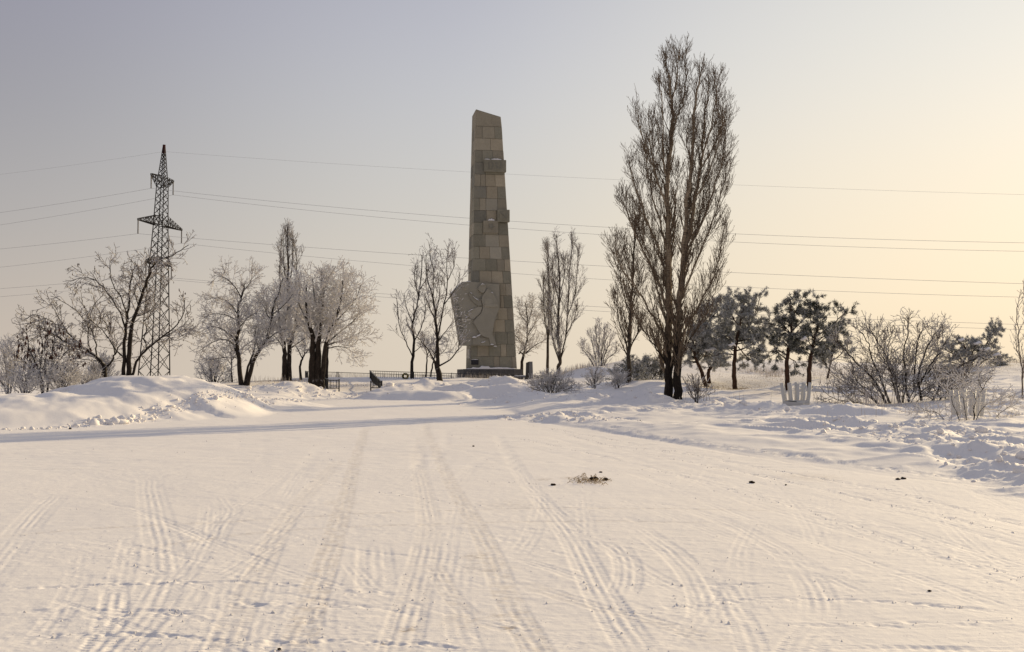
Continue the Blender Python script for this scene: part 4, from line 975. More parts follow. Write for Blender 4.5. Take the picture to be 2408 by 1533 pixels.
# shrubs on the far left
SH = [(0, 0, 0, 5.5, 42, .8, .55, .014), (5, .14, .04, 7.0, 45, .36, .7, .011), (3, .18, .03, 6.0, 50, .16, .8, .010), (2, .2, .0, 0, 0, 0, 0, .009)]
SHU = [(0, 0, 0, 6.0, 28, .8, .55, .014), (5, .10, .10, 6.0, 34, .35, .7, .011), (3, .14, .08, 4.0, 40, .16, .8, .010), (2, .2, .05, 0, 0, 0, 0, .009)]
def fan(u, v, spread, top, n, seed, lean=0, flat_=0.0):
    r = random.Random(seed); L = []
    for k in range(n):
        t = (k + .5) / n * 2 - 1; t += r.uniform(-.12, .12); e = top + abs(t) ** 1.7 * (v - top) * (.55 - flat_) + r.uniform(0, (v - top) * .16)
        uu = u + t * spread + lean
        L.append(([(u + t * spread * .12, v), (u + t * spread * .45 + r.uniform(-3, 3), v - (v - e) * .42), (uu * .9 + .1 * u + r.uniform(-4, 4), v - (v - e) * .78), (uu + t * 3, e)], 3.6, 1.2, .12))
    return L
def shrub(label, limbs, Y, lv, mb, mt, seed, name='bush', cat='bush', **k): return make_tree(name, label, cat, limbs, Y, lv, mb, mt, seed, **k)
shrub('tall thin frosted shrub at the far left edge of the snow bank', fan(20, 935, 22, 800, 6, 1), 47, SHU, M_BARKF, M_TWIG2, 31)
shrub('shrub hung with dark reddish pods, second from the left edge', [([(104, 940), (100, 900), (85, 860), (70, 820), (62, 780)], 7, 1.5), ([(108, 938), (118, 880), (125, 830), (128, 790), (130, 768)], 7, 1.5), ([(102, 930), (90, 890), (60, 855), (40, 840)], 5, 1.5), ([(112, 910), (130, 860), (160, 825), (190, 810)], 5, 1.5), ([(100, 915), (95, 860), (100, 810), (92, 770)], 4, 1.3), ([(120, 880), (150, 850), (175, 850)], 3.5, 1.2)], 46, SH, M_BARKF, M_TWIG1, 32, extra=pods(260, .2), depth=.8)
shrub('low rounded shrub white with frost, between the tall shrub and the podded shrub', fan(58, 938, 26, 868, 9, 3), 45, SH, M_BARKF, M_TWIG3, 33, depth=.6)
shrub('rounded frosted shrub to the right of the podded shrub', [([(137, 938), (145, 905), (150, 880), (155, 855)], 8, 2), ([(140, 930), (160, 890), (172, 865)], 4, 1.3), ([(142, 925), (128, 890), (122, 870)], 4, 1.3)] + fan(145, 935, 30, 852, 8, 4), 45.5, SH, M_BARKF, M_TWIG3, 34, depth=.7)
shrub('small frosted shrub in the dip left of the leaning tree', fan(205, 935, 24, 888, 8, 5), 47, SH, M_BARKF, M_TWIG2, 35, depth=.5)
shrub('brushy frosted thicket behind the trunk of the leaning tree', fan(240, 915, 30, 835, 9, 6), 54, SHU, M_BARKF, M_TWIG2, 36)
shrub('thin lone sapling poking above the snow bank at the left', [([(222, 930), (223, 890), (222, 860)], 2.6, 1.2), ([(222, 900), (226, 880), (228, 868)], 1.6, 1)], 48, SHU, M_BARKF, M_TWIG2, 37, name='sapling', cat='sapling')
# frosted group in the middle left
make_tree('frosted_tree', 'frosted tree with three dark diverging stems, left of the frosted group', 'tree', [
    ([(570, 912), (563, 860), (557, 800), (563, 765), (560, 725), (570, 690), (577, 665)], 13, 2.5, .2), ([(574, 910), (582, 862), (596, 832), (600, 800)], 9, 3, .5), ([(578, 910), (592, 862), (606, 830), (626, 800), (636, 765), (642, 725), (655, 690), (665, 655)], 12, 2, .3),
    ([(559, 838), (546, 806), (522, 798), (494, 808), (468, 826)], 6, 1.3, .05), ([(557, 805), (536, 782), (505, 768), (478, 776)], 5, 1.3, .05), ([(562, 745), (540, 712), (510, 700), (482, 706)], 4.5, 1.3, .05), ([(568, 700), (548, 668), (524, 652), (502, 646)], 4, 1.2, .05),
    ([(556, 840), (530, 840), (500, 845), (470, 850)], 4, 1.2, .05), ([(560, 755), (530, 740), (500, 738), (478, 748)], 4, 1.2, .05), ([(570, 690), (590, 660), (600, 648)], 3.5, 1.2), ([(563, 770), (585, 745), (605, 735)], 4, 1.3), ([(610, 825), (600, 790), (605, 755), (600, 720)], 5, 1.3),
    ([(626, 800), (655, 780), (680, 770)], 4, 1.3), ([(638, 755), (620, 720), (612, 690)], 4, 1.2), ([(640, 740), (670, 715), (690, 690)], 4, 1.2)],
    62, SPR, M_BARK, M_TWIG2, 41, depth=1.8, dens=1.5)
make_tree('frosted_tree', 'stout frosted tree with twin trunks beneath the narrow poplar top', 'tree', [
    ([(669, 893), (669, 850), (668, 815), (660, 780), (655, 740), (650, 700)], 15, 3, .35), ([(680, 893), (681, 850), (682, 815), (692, 775), (700, 730), (705, 680), (700, 640)], 12, 2.5, .35),
    ([(668, 820), (650, 795), (632, 780), (620, 770)], 5, 1.3), ([(682, 820), (710, 800), (735, 785)], 5, 1.3), ([(668, 800), (672, 750), (680, 700), (678, 655)], 5, 1.3), ([(660, 780), (635, 740), (625, 700)], 4, 1.2), ([(692, 775), (720, 740), (735, 700)], 4, 1.2)],
    68, DEN, M_BARK, M_TWIG3, 42, depth=2, dens=.8)
make_tree('poplar_tree', 'narrow upright poplar rising behind the frosted group', 'tree', [
    ([(680, 890), (680, 800), (678, 700), (677, 620), (676, 560), (675, 515)], 12, 1.5, .25), ([(678, 760), (662, 700), (657, 640), (660, 590), (662, 545)], 5, 1.3), ([(680, 740), (693, 680), (698, 630), (696, 590), (690, 560)], 5, 1.3), ([(678, 690), (668, 630), (667, 570), (668, 530)], 4, 1.2), ([(679, 680), (687, 620), (688, 570), (684, 540)], 4, 1.2)],
    80, POPS, M_PBARK, M_TWIG1, 43, depth=1.0, dens=.65)
make_tree('small_tree', 'small forked tree between the two thick frosted trees', 'tree', [([(708, 893), (706, 862), (712, 840), (722, 826), (735, 815)], 7, 2, .5), ([(711, 842), (700, 822), (694, 805)], 4, 1.5), ([(715, 836), (716, 815), (712, 795)], 3, 1.2)], 70, SPR, M_BARK, M_TWIG2, 44, depth=.5)
make_tree('frosted_tree', 'broad round-crowned frosted tree on thick dark trunks beside the fence', 'tree', [
    ([(735, 898), (734, 850), (736, 800), (728, 760), (720, 715), (722, 670)], 20, 3, .35), ([(746, 904), (748, 850), (750, 800), (755, 750), (760, 690), (755, 635)], 20, 3, .35), ([(755, 902), (762, 850), (767, 805), (785, 760), (800, 710), (805, 660)], 15, 3, .35),
    ([(766, 810), (800, 780), (830, 755), (848, 735)], 6, 1.5, .1), ([(785, 760), (815, 730), (838, 700), (848, 670)], 5, 1.4, .1), ([(767, 812), (805, 800), (830, 790), (852, 780)], 5, 1.3, .1), ([(750, 800), (775, 740), (785, 690), (780, 640)], 5, 1.4, .1),
    ([(736, 800), (715, 780), (700, 760)], 5, 1.4, .1), ([(755, 750), (740, 700), (735, 650)], 5, 1.4, .1), ([(728, 760), (705, 720), (700, 680)], 5, 1.4, .1), ([(800, 712), (820, 680), (838, 645)], 4, 1.3, .1), ([(765, 820), (795, 815), (820, 818)], 4, 1.3, .1), ([(760, 700), (770, 660), (790, 625)], 4, 1.2, .1)],
    64, DEN, M_BARK, M_TWIG3, 45, depth=2.6, dens=.85)
make_tree('thin_tree', 'thin straight stem just right of the thick trunks by the fence', 'tree', [([(768, 892), (769, 850), (771, 800), (776, 760)], 8, 3, .6), ([(771, 810), (785, 780), (790, 750)], 4, 1.5, .3)], 72, SPR, M_BARK, M_TWIG2, 46, depth=.6)
shrub('low frosted shrubs left of the three-stemmed frosted tree', fan(505, 912, 34, 838, 9, 8), 66, SH, M_BARKF, M_TWIG2, 47)
make_tree('small_tree', 'small slim tree in the frosted undergrowth left of the three stems', 'tree', [([(545, 912), (545, 870), (543, 830), (540, 800)], 5, 1.5, .3), ([(545, 860), (530, 835), (520, 820)], 2.5, 1.2), ([(544, 850), (556, 830), (560, 815)], 2.5, 1.2)], 66, SH, M_BARK, M_TWIG2, 48)
# trees left of the monument
make_tree('bare_tree', 'slender bare tree with an upright crown behind the fence, left of the obelisk', 'tree', [
    ([(969, 890), (970, 850), (974, 800), (970, 760), (982, 710), (990, 660), (993, 600)], 9, 1.5, .35), ([(971, 840), (955, 805), (942, 775), (936, 740), (934, 700)], 4, 1.3), ([(973, 805), (990, 770), (1000, 730), (998, 690)], 4, 1.3), ([(971, 760), (955, 720), (950, 690)], 3.5, 1.2), ([(985, 700), (975, 660), (978, 620)], 3, 1.2), ([(988, 680), (1004, 650), (1006, 610)], 3, 1.2), ([(972, 830), (990, 815), (1005, 810)], 3, 1)],
    76, UPR, M_BARKF, M_TWIG1, 51, depth=1.2)
make_tree('bare_tree', 'bare tree with a thick stump-like base and two tall leaders, close left of the obelisk', 'tree', [
    ([(1035, 908), (1032, 880), (1024, 850)], 17, 11, .9), ([(1030, 862), (1029, 810), (1026, 760), (1018, 700), (1005, 655), (1002, 600)], 10, 1.6, .2), ([(1028, 800), (1042, 730), (1052, 670), (1050, 620), (1056, 575)], 5.5, 1.3, .1), ([(1030, 862), (1058, 846), (1074, 826), (1082, 800)], 6, 2, .2), ([(1024, 852), (1005, 820), (988, 800), (975, 790)], 5, 1.4, .2),
    ([(1026, 760), (1010, 720), (1000, 690)], 4, 1.2), ([(1045, 715), (1070, 680), (1082, 640)], 3.5, 1.2), ([(1025, 740), (1034, 690), (1030, 640)], 3.5, 1.2), ([(1052, 660), (1068, 625), (1070, 590)], 3, 1.1), ([(1018, 700), (1020, 650), (1012, 600), (1010, 575)], 3, 1.1), ([(1029, 805), (1055, 770), (1075, 750)], 3.5, 1.2)],
    62, UPR, M_BARKF, M_TWIG1, 52, depth=1.4, dens=.9)
make_tree('small_tree', 'small tree with a low twiggy crown behind the stump-based tree, left of two', 'tree', [([(1002, 892), (1003, 860), (1004, 835), (998, 810), (990, 790)], 5, 1.3, .4), ([(1004, 838), (1012, 815), (1015, 785)], 3, 1.1)], 82, SPR, M_BARK, M_TWIG2, 53)
make_tree('small_tree', 'small slanting tree behind the stump-based tree, right of two', 'tree', [([(1012, 892), (1016, 865), (1022, 840), (1026, 815), (1035, 790)], 5, 1.3, .4), ([(1022, 840), (1045, 825), (1055, 800)], 3, 1.1), ([(1024, 835), (1010, 815), (1005, 800)], 3, 1.1)], 81, SPR, M_BARK, M_TWIG2, 54)
# right of the monument
make_tree('frosted_tree', 'small frosted tree with a broken stub, close right of the obelisk', 'tree', [
    ([(1227, 892), (1228, 850), (1234, 825), (1240, 790), (1240, 750), (1236, 712)], 9, 1.5, .3), ([(1236, 830), (1258, 812), (1280, 800), (1298, 780)], 4.5, 1.3, .1), ([(1236, 820), (1218, 795), (1206, 780)], 4, 1.3, .1), ([(1240, 790), (1258, 760), (1268, 735)], 3.5, 1.2, .1), ([(1240, 760), (1222, 735), (1216, 710)], 3.5, 1.2, .1), ([(1233, 835), (1225, 828), (1220, 832), (1228, 822)], 4, 2.5, .9), ([(1240, 770), (1250, 730), (1252, 705)], 3, 1.2)],
    86, SPR, M_BARK, M_TWIG2, 55, dens=1.3)
make_tree('poplar_tree', 'thinner left poplar of the pair between the obelisk and the tall poplars', 'tree', [
    ([(1287, 885), (1288, 820), (1290, 740), (1291, 660), (1288, 600), (1284, 565)], 8, 1.5, .25), ([(1289, 800), (1280, 740), (1278, 680), (1281, 640)], 3, 1.2), ([(1290, 760), (1301, 700), (1302, 650)], 3, 1.2)], 84, POPS, M_PBARK, M_TWIG1, 56, depth=.8, dens=1.1)
make_tree('poplar_tree', 'fuller right poplar of the pair, its trunk dividing into three leaders', 'tree', [
    ([(1313, 888), (1314, 862), (1318, 845), (1312, 790), (1314, 720), (1316, 650), (1310, 590), (1308, 530)], 11, 1.5, .25), ([(1318, 848), (1332, 780), (1336, 720), (1338, 650), (1345, 590), (1343, 535)], 5, 1.4, .1), ([(1316, 852), (1300, 800), (1296, 740), (1298, 690)], 4.5, 1.3, .1),
    ([(1334, 745), (1352, 690), (1358, 620), (1358, 565)], 3.5, 1.2, .1), ([(1315, 700), (1328, 640), (1330, 590)], 3, 1.2, .1), ([(1330, 790), (1350, 750), (1360, 700)], 3.5, 1.2, .1), ([(1314, 710), (1300, 640), (1296, 590)], 3, 1.2, .1)], 80, POPS, M_PBARK, M_TWIG1, 57, depth=1.2, dens=.9)
shrub('loose frosted bush on the skyline just left of the slim poplar', fan(1410, 872, 46, 752, 9, 9), 74, SHU, M_BARKF, M_TWIG2, 58, depth=1.4)
make_tree('poplar_tree', 'slim poplar on a single brown stem, left of the two tall poplars', 'tree', [
    ([(1478, 900), (1479, 850), (1481, 780), (1485, 700), (1490, 620), (1492, 550), (1493, 500)], 12, 1.6, .18), ([(1480, 830), (1462, 780), (1450, 720), (1447, 670)], 4, 1.3, .1), ([(1481, 820), (1500, 780), (1512, 740)], 4, 1.3, .1), ([(1484, 740), (1465, 690), (1455, 630), (1455, 580)], 4, 1.3, .1), ([(1485, 720), (1500, 670), (1505, 610)], 4, 1.3, .1), ([(1488, 650), (1472, 600), (1468, 550)], 3.5, 1.2, .1)],
    60, POPS, M_PBARK, M_TWIG, 59, depth=1.2, dens=1.1)
make_tree('bare_tree', 'short dark-stemmed tree hidden behind the tall poplars', 'tree', [([(1556, 895), (1556, 850), (1552, 825), (1540, 800), (1528, 765)], 11, 3, .3), ([(1556, 850), (1562, 815), (1560, 780)], 5, 2, .2)], 64, POPS, M_BARK, M_TWIG, 60)
# the two great poplars
make_tree('poplar_tree', 'tallest poplar with a straight trunk, left of the twin pair', 'tree', [
    ([(1573, 948), (1572, 900), (1572, 840), (1572, 740), (1573, 620), (1571, 500), (1575, 364), (1581, 273), (1579, 222), (1571, 170), (1566, 125)], 24, 1.8, .10, 0),
    ([(1576, 340), (1588, 282), (1604, 250), (1613, 182), (1606, 120)], 7, 1.6, .1), ([(1580, 240), (1592, 180), (1593, 150), (1596, 118)], 5, 1.4, .05), ([(1571, 500), (1557, 455), (1539, 403), (1527, 364), (1505, 306), (1497, 220)], 9, 1.5, .08),
    ([(1571, 470), (1562, 400), (1560, 349), (1558, 243), (1550, 180)], 8, 1.5, .08), ([(1572, 800), (1545, 760), (1510, 700), (1475, 650), (1450, 600), (1440, 555)], 8, 1.4, .1), ([(1572, 740), (1545, 660), (1505, 570), (1475, 500), (1462, 430)], 9, 1.4, .1),
    ([(1572, 660), (1545, 580), (1515, 500), (1490, 420), (1488, 350)], 8, 1.4, .1), ([(1572, 600), (1550, 520), (1530, 450), (1520, 380), (1515, 330)], 7, 1.4, .1), ([(1571, 860), (1545, 820), (1515, 780), (1485, 730), (1465, 690)], 6, 1.4, .1), ([(1573, 680), (1580, 600), (1585, 520), (1590, 440), (1595, 380)], 6, 1.4, .1),
    ([(1572, 780), (1550, 700), (1530, 620), (1505, 540), (1500, 470)], 7, 1.4, .1), ([(1539, 403), (1530, 330), (1528, 270)], 5, 1.3, .1)],
    48, POP, M_PTRUNK, M_TWIG, 61, depth=1.5, wig=.03, dens=1.0)
make_tree('poplar_tree', 'tall poplar with a pale banded trunk bending right, the right one of the twin pair', 'tree', [
    ([(1597, 948), (1592, 905), (1593, 850), (1593, 780), (1598, 700), (1607, 640), (1611, 500), (1625, 394), (1631, 318), (1638, 228), (1645, 190), (1649, 152)], 23, 1.8, .10, 0),
    ([(1608, 620), (1618, 560), (1631, 485), (1647, 394), (1653, 333), (1663, 235), (1670, 178)], 12, 1.6, .1), ([(1650, 370), (1672, 300), (1685, 225), (1688, 165)], 6, 1.4, .05), ([(1598, 800), (1630, 740), (1668, 670), (1695, 590), (1709, 500)], 7, 1.4, .1),
    ([(1605, 700), (1640, 610), (1675, 520), (1703, 430), (1717, 350)], 7, 1.4, .1), ([(1609, 600), (1645, 530), (1675, 450), (1698, 370), (1712, 300)], 8, 1.4, .1), ([(1612, 520), (1640, 460), (1670, 400), (1690, 330), (1702, 260)], 7, 1.4, .1),
    ([(1597, 850), (1622, 800), (1650, 750), (1680, 690), (1698, 630)], 5, 1.3, .1), ([(1650, 394), (1680, 340), (1700, 280), (1698, 200)], 5, 1.3, .1), ([(1594, 860), (1610, 820), (1620, 770), (1635, 740)], 5, 1.3, .1), ([(1606, 650), (1630, 560), (1655, 480), (1668, 420)], 6, 1.3, .1), ([(1625, 394), (1615, 330), (1620, 280)], 5, 1.3, .1)],
    47.6, POP, M_PTRUNK, M_TWIG, 62, depth=1.5, wig=.03, dens=1.0)
# bushes on the right
shrub('rounded frosty shrub in front of the stele and the fence', fan(1297, 934, 50, 880, 16, 10), 53, SH, M_BARKF, M_TWIG2, 71, depth=1.0)
make_tree('sapling', 'dark-stemmed frosted sapling right of the rounded shrub', 'sapling', [([(1397, 918), (1398, 895), (1400, 878), (1406, 860)], 3.6, 1.3, .3), ([(1398, 895), (1390, 880), (1388, 868)], 2, 1.1), ([(1399, 890), (1410, 878), (1418, 870)], 2, 1.1)] + fan(1397, 916, 18, 884, 5, 12), 59, SH, M_BARK, M_TWIG2, 72, depth=.5)
shrub('few thin frosted twigs standing before the slim poplar', fan(1452, 922, 10, 885, 5, 13), 57, SHU, M_BARKF, M_TWIG2, 73, depth=.3)
shrub('small dark twiggy sapling right of the great poplar trunks', fan(1638, 950, 11, 908, 6, 14), 45, SHU, M_BARK, M_TWIG1, 74, depth=.3)
big = [([(2090, 950), (2060, 900), (2010, 850), (1985, 820), (1960, 800)], 7, 1.4), ([(2100, 955), (2070, 890), (2050, 840), (2040, 800), (2015, 770)], 8, 1.4), ([(2120, 955), (2105, 890), (2080, 830), (2055, 790), (2040, 760)], 8, 1.4), ([(2140, 955), (2130, 890), (2125, 830), (2135, 780), (2130, 745)], 8, 1.4),
       ([(2170, 950), (2160, 890), (2170, 840), (2195, 790), (2225, 755)], 9, 1.4), ([(2165, 900), (2185, 860), (2215, 820), (2240, 780)], 6, 1.3), ([(2185, 945), (2220, 890), (2260, 860), (2300, 840), (2330, 835)], 7, 1.4), ([(2190, 950), (2240, 910), (2290, 890), (2340, 870)], 6, 1.3),
       ([(2085, 955), (2040, 930), (1990, 900), (1950, 870)], 6, 1.3), ([(2080, 960), (2030, 950), (1970, 940), (1935, 920)], 5, 1.3), ([(2150, 920), (2150, 860), (2160, 800), (2175, 760)], 6, 1.3), ([(2110, 900), (2090, 860), (2090, 810), (2100, 780)], 5, 1.3), ([(2200, 940), (2230, 920), (2270, 910)], 5, 1.3), ([(2180, 880), (2200, 850), (2205, 810), (2200, 770)], 5, 1.3), ([(2070, 940), (2020, 900), (2000, 870)], 5, 1.3)]
BIG = [(0, 0, 0, 6.0, 40, 1.1, .5, .014), (6, .12, .06, 5.5, 42, .5, .65, .010), (4, .15, .05, 5.5, 45, .2, .75, .009), (2, .2, .02, 0, 0, 0, 0, .008)]
big += fan(2120, 958, 120, 830, 9, 30) + fan(2230, 955, 95, 860, 6, 31)
shrub('large spreading bare bush with dark tangled stems on the right snowfield', big, 45, BIG, M_BARKF, M_TWIG1, 75, depth=2.2, dens=.75)
THIN = [(0, 0, 0, 6.0, 48, .70, .6, .012), (6, .12, .03, 6.0, 52, .28, .7, .010), (3, .16, .0, 4.5, 60, .1, .8, .009), (2, .2, .0, 0, 0, 0, 0, .008)]
shrub('thin sprawling frosted shrub in front of the half hidden pipe planter', [
    ([(2284, 1016), (2290, 975), (2296, 940), (2310, 915), (2330, 885)], 4, 1.2), ([(2278, 1016), (2255, 985), (2240, 950), (2230, 920), (2205, 900)], 3.6, 1.2), ([(2282, 1014), (2270, 970), (2262, 930), (2258, 905)], 3, 1), ([(2250, 1010), (2215, 980), (2180, 965), (2150, 955)], 3, 1),
    ([(2300, 1012), (2335, 985), (2370, 960), (2400, 945)], 3, 1), ([(2310, 1016), (2360, 1010), (2408, 1000), (2440, 992)], 3, 1), ([(2290, 1000), (2310, 960), (2345, 940), (2385, 930)], 2.6, 1), ([(2296, 940), (2280, 915), (2250, 890), (2220, 882)], 2.6, 1), ([(2240, 1012), (2200, 1000), (2170, 985)], 2.4, 1), ([(2310, 915), (2300, 890), (2310, 870)], 2.2, 1)],
    31.5, THIN, M_BARKF, M_TWIG3, 76, depth=.8, dens=1.2, wig=.02)
shrub('bare upright sapling at the right edge of the picture', [([(2404, 930), (2404, 870), (2396, 810), (2392, 740), (2397, 690)], 4, 1.2), ([(2404, 890), (2412, 820), (2410, 740), (2405, 660)], 4, 1.2), ([(2402, 860), (2390, 810), (2388, 770)], 2.4, 1)], 42, [(0, 0, 0, 6, 26, .5, .5, .009), (4, .1, .1, 5, 32, .2, .7, .008), (2, .1, .1, 0, 0, 0, 0, .007)], M_TWIG, M_TWIG1, 77, name='sapling', cat='sapling', depth=.4)

# pines -------------------------------------------------------------------------
PIN = [(0, 0, 0, 3.8, 58, .92, .45, .022), (6, .08, .03, 4.8, 50, .5, .6, .014), (3, .1, .05, 0, 0, 0, 0, .010)]
def needles(m, per=26, nl=.17, w=.014, along=5, snowpads=()):
    def f(t, g):
        r = random.Random(len(g.tips)); V = []; Fc = []
        C_ = []
        for pts, rad, k in g.out:
            n = len(pts); a = pts[-1]; b = pts[-2]; c = pts[max(0, n - 3)]
            C_.append((a, Vector(a) - Vector(b)))
            if n <= 5: C_.append((b, Vector(a) - Vector(b))); C_.append(((Vector(b) + Vector(c)) / 2, Vector(b) - Vector(c)))
            else: C_.append((b, Vector(a) - Vector(b)))
        A = np.array([tuple(p) for p, d in C_]); D = np.array([tuple(d.normalized()) for p, d in C_]); n = len(A); rg = np.random.RandomState(n)
        A = np.repeat(A, per, 0) + rg.normal(0, .035, (n * per, 3)); D = np.repeat(D, per, 0)
        q = rg.normal(0, 1, (n * per, 3)); q /= np.linalg.norm(q, axis=1, keepdims=True); dr = D * .55 + q; dr /= np.linalg.norm(dr, axis=1, keepdims=True)
        L = nl * rg.uniform(.6, 1.15, (n * per, 1)); s = np.cross(dr, rg.normal(0, 1, (n * per, 3))); s /= np.linalg.norm(s, axis=1, keepdims=True)
        V = np.stack([A - s * w, A + s * w, A + dr * L], 1).reshape(-1, 3); Fc = np.arange(len(V)).reshape(-1, 3)
        link('needles', mesh_np('needles', V, Fc, m), t)
        for (u, v, wd, Y) in snowpads:
            p = P(u, v, Y) - t.location; n_ = 10; k = 6; VV = []; FF = []
            bm = bmesh.new(); bmesh.ops.create_icosphere(bm, subdivisions=2, radius=1)
            for vv in bm.verts: vv.co = Vector((vv.co.x * wd * Y / F * (1 + .2 * math.sin(vv.co.y * 5)), vv.co.y * wd * Y / F * .8, vv.co.z * .13 * (1 if vv.co.z > 0 else .3) + .05 * math.sin(vv.co.x * 4 + u))) + p
            me = bpy.data.meshes.new('snow_pad'); bm.to_mesh(me); bm.free(); me.materials.append(M_SNOWC)
            for pp in me.polygons: pp.use_smooth = True
            link('snow_pad', me, t)
    return f
make_tree('pine_tree', 'leaning reddish pine trunk with a frosted crown, nearest the great poplars', 'tree', [
    ([(1670, 918), (1655, 893), (1645, 862), (1634, 838), (1640, 800), (1655, 770)], 12, 4, .45), ([(1636, 835), (1625, 820), (1618, 815)], 5, 2, .1), ([(1640, 800), (1665, 760), (1690, 730)], 5, 2, .1), ([(1636, 830), (1660, 825), (1685, 830)], 5, 2, .1), ([(1640, 815), (1632, 785), (1640, 760)], 4, 2, .1)],
    61, PIN, M_REDB, M_BARK, 81, extra=needles(M_ND2), dens=1.5, depth=1.2)
make_tree('pine_tree', 'crooked middle pine of the first group, trunk curving between the other two', 'tree', [
    ([(1673, 914), (1666, 890), (1668, 870), (1680, 850), (1690, 815), (1700, 770), (1710, 720)], 11, 3.5, .35), ([(1682, 848), (1660, 835), (1650, 840)], 5, 2, .1), ([(1690, 815), (1670, 790), (1655, 780)], 5, 2, .1), ([(1692, 805), (1715, 785), (1735, 780)], 5, 2, .1), ([(1700, 765), (1685, 735), (1690, 715)], 4, 2, .1), ([(1702, 760), (1725, 725), (1735, 715)], 4, 2, .1)],
    62.5, PIN, M_REDB, M_BARK, 82, extra=needles(M_ND2, snowpads=[(1672, 823, 18, 60.5), (1690, 800, 9, 61)]), dens=1.5, depth=1.3)
make_tree('pine_tree', 'straight-trunked right pine of the first group, with two leaders standing above it', 'tree', [
    ([(1730, 920), (1727, 885), (1727, 845), (1732, 805), (1740, 765), (1748, 725), (1755, 696)], 13, 3, .4), ([(1742, 785), (1765, 760), (1778, 730), (1788, 694)], 5, 2, .2), ([(1730, 825), (1760, 815), (1785, 800), (1800, 785)], 5, 2, .1), ([(1729, 835), (1700, 830), (1680, 838)], 5, 2, .1), ([(1732, 805), (1712, 790), (1695, 795)], 4.5, 2, .1),
    ([(1735, 815), (1755, 838), (1770, 848)], 4, 2, .1), ([(1735, 790), (1760, 780), (1782, 770), (1798, 768)], 4.5, 2, .1), ([(1740, 770), (1722, 745), (1712, 725)], 4, 2, .1)],
    60, PIN, M_REDB, M_BARK, 83, extra=needles(M_ND1, snowpads=[(1722, 812, 9, 59)]), dens=1.35, depth=1.4)
make_tree('pine_tree', 'dark pine directly behind the ring of white pipes', 'tree', [
    ([(1852, 922), (1852, 890), (1850, 850), (1856, 810), (1862, 770), (1860, 735), (1858, 705)], 14, 3, .35), ([(1862, 760), (1872, 730), (1885, 696)], 4.5, 2, .2), ([(1852, 835), (1830, 825), (1808, 828)], 5, 2, .1), ([(1856, 815), (1835, 800), (1815, 805)], 4.5, 2, .1), ([(1858, 785), (1835, 768), (1812, 762)], 4.5, 2, .1), ([(1860, 780), (1882, 760), (1895, 745)], 4.5, 2, .1),
    ([(1853, 825), (1875, 815), (1890, 805)], 4.5, 2, .1), ([(1852, 840), (1870, 850), (1878, 862)], 3.5, 1.8, .2)],
    54, PIN, M_REDB, M_BARK, 84, extra=needles(M_ND0, per=22), dens=1.0, depth=1.2)
make_tree('pine_tree', 'dark pine with a pointed top, to the right behind the ring of white pipes', 'tree', [
    ([(1906, 922), (1903, 890), (1905, 850), (1913, 810), (1922, 770), (1922, 730), (1920, 712)], 14, 3, .35), ([(1920, 790), (1950, 770), (1972, 750), (1990, 732)], 5, 2, .15), ([(1908, 835), (1890, 825), (1880, 815)], 5, 2, .1), ([(1910, 825), (1935, 815), (1950, 822)], 5, 2, .1), ([(1918, 795), (1895, 780), (1885, 775)], 4.5, 2, .1), ([(1922, 765), (1905, 750), (1900, 740)], 4, 2, .1), ([(1921, 770), (1940, 755), (1945, 745)], 4, 2, .1), ([(1912, 810), (1940, 790), (1965, 790)], 4.5, 2, .1)],
    54, PIN, M_REDB, M_BARK, 85, extra=needles(M_ND0, per=22, snowpads=[(1892, 798, 9, 53)]), dens=1.0, depth=1.2)
make_tree('pine_tree', 'small sparse pine on the slope at the right of the second pine group', 'tree', [
    ([(1944, 897), (1950, 868), (1957, 840), (1964, 800), (1970, 765)], 6, 2, .2), ([(1955, 850), (1975, 835), (1985, 822)], 3.5, 2, .1), ([(1950, 870), (1938, 850), (1930, 845)], 3, 2, .1)],
    62, PIN, M_REDB, M_BARK, 86, extra=needles(M_ND1, per=22), dens=1.2, depth=.8)
make_tree('pine_tree', 'low snow-laden spreading pine on the skyline behind the large bush', 'tree', [
    ([(2288, 864), (2280, 840), (2268, 815), (2255, 805)], 9, 3, .1), ([(2290, 862), (2310, 830), (2325, 800), (2340, 780), (2354, 764)], 7, 2, .1), ([(2286, 858), (2255, 840), (2228, 825), (2212, 818)], 6, 2, .1), ([(2290, 858), (2320, 845), (2345, 850), (2358, 855)], 6, 2, .1), ([(2284, 850), (2288, 825), (2296, 808)], 6, 2, .1), ([(2280, 855), (2250, 855), (2225, 850)], 5, 2, .1)],
    66, [(0, 0, 0, 4.5, 60, .6, .45, .022)] + PIN[1:], M_REDB, M_BARK, 87, extra=needles(M_ND1, snowpads=[(2318, 822, 14, 64.5), (2345, 835, 11, 65), (2300, 808, 10, 65), (2262, 800, 8, 65)]), dens=1.5, depth=1.4)
for (lab, lim, Y, sd) in [('low dark juniper at the foot of the slim poplar', fan(1478, 898, 22, 866, 7, 21), 61, 88), ('low dark juniper on the slope between slim poplar and great poplars', fan(1527, 892, 26, 856, 8, 22), 64, 89)]:
    make_tree('juniper_bush', lab, 'bush', lim, Y, PIN, M_BARK, M_BARK, sd, extra=needles(M_ND1, per=16, nl=.13), dens=1.2, depth=.7)

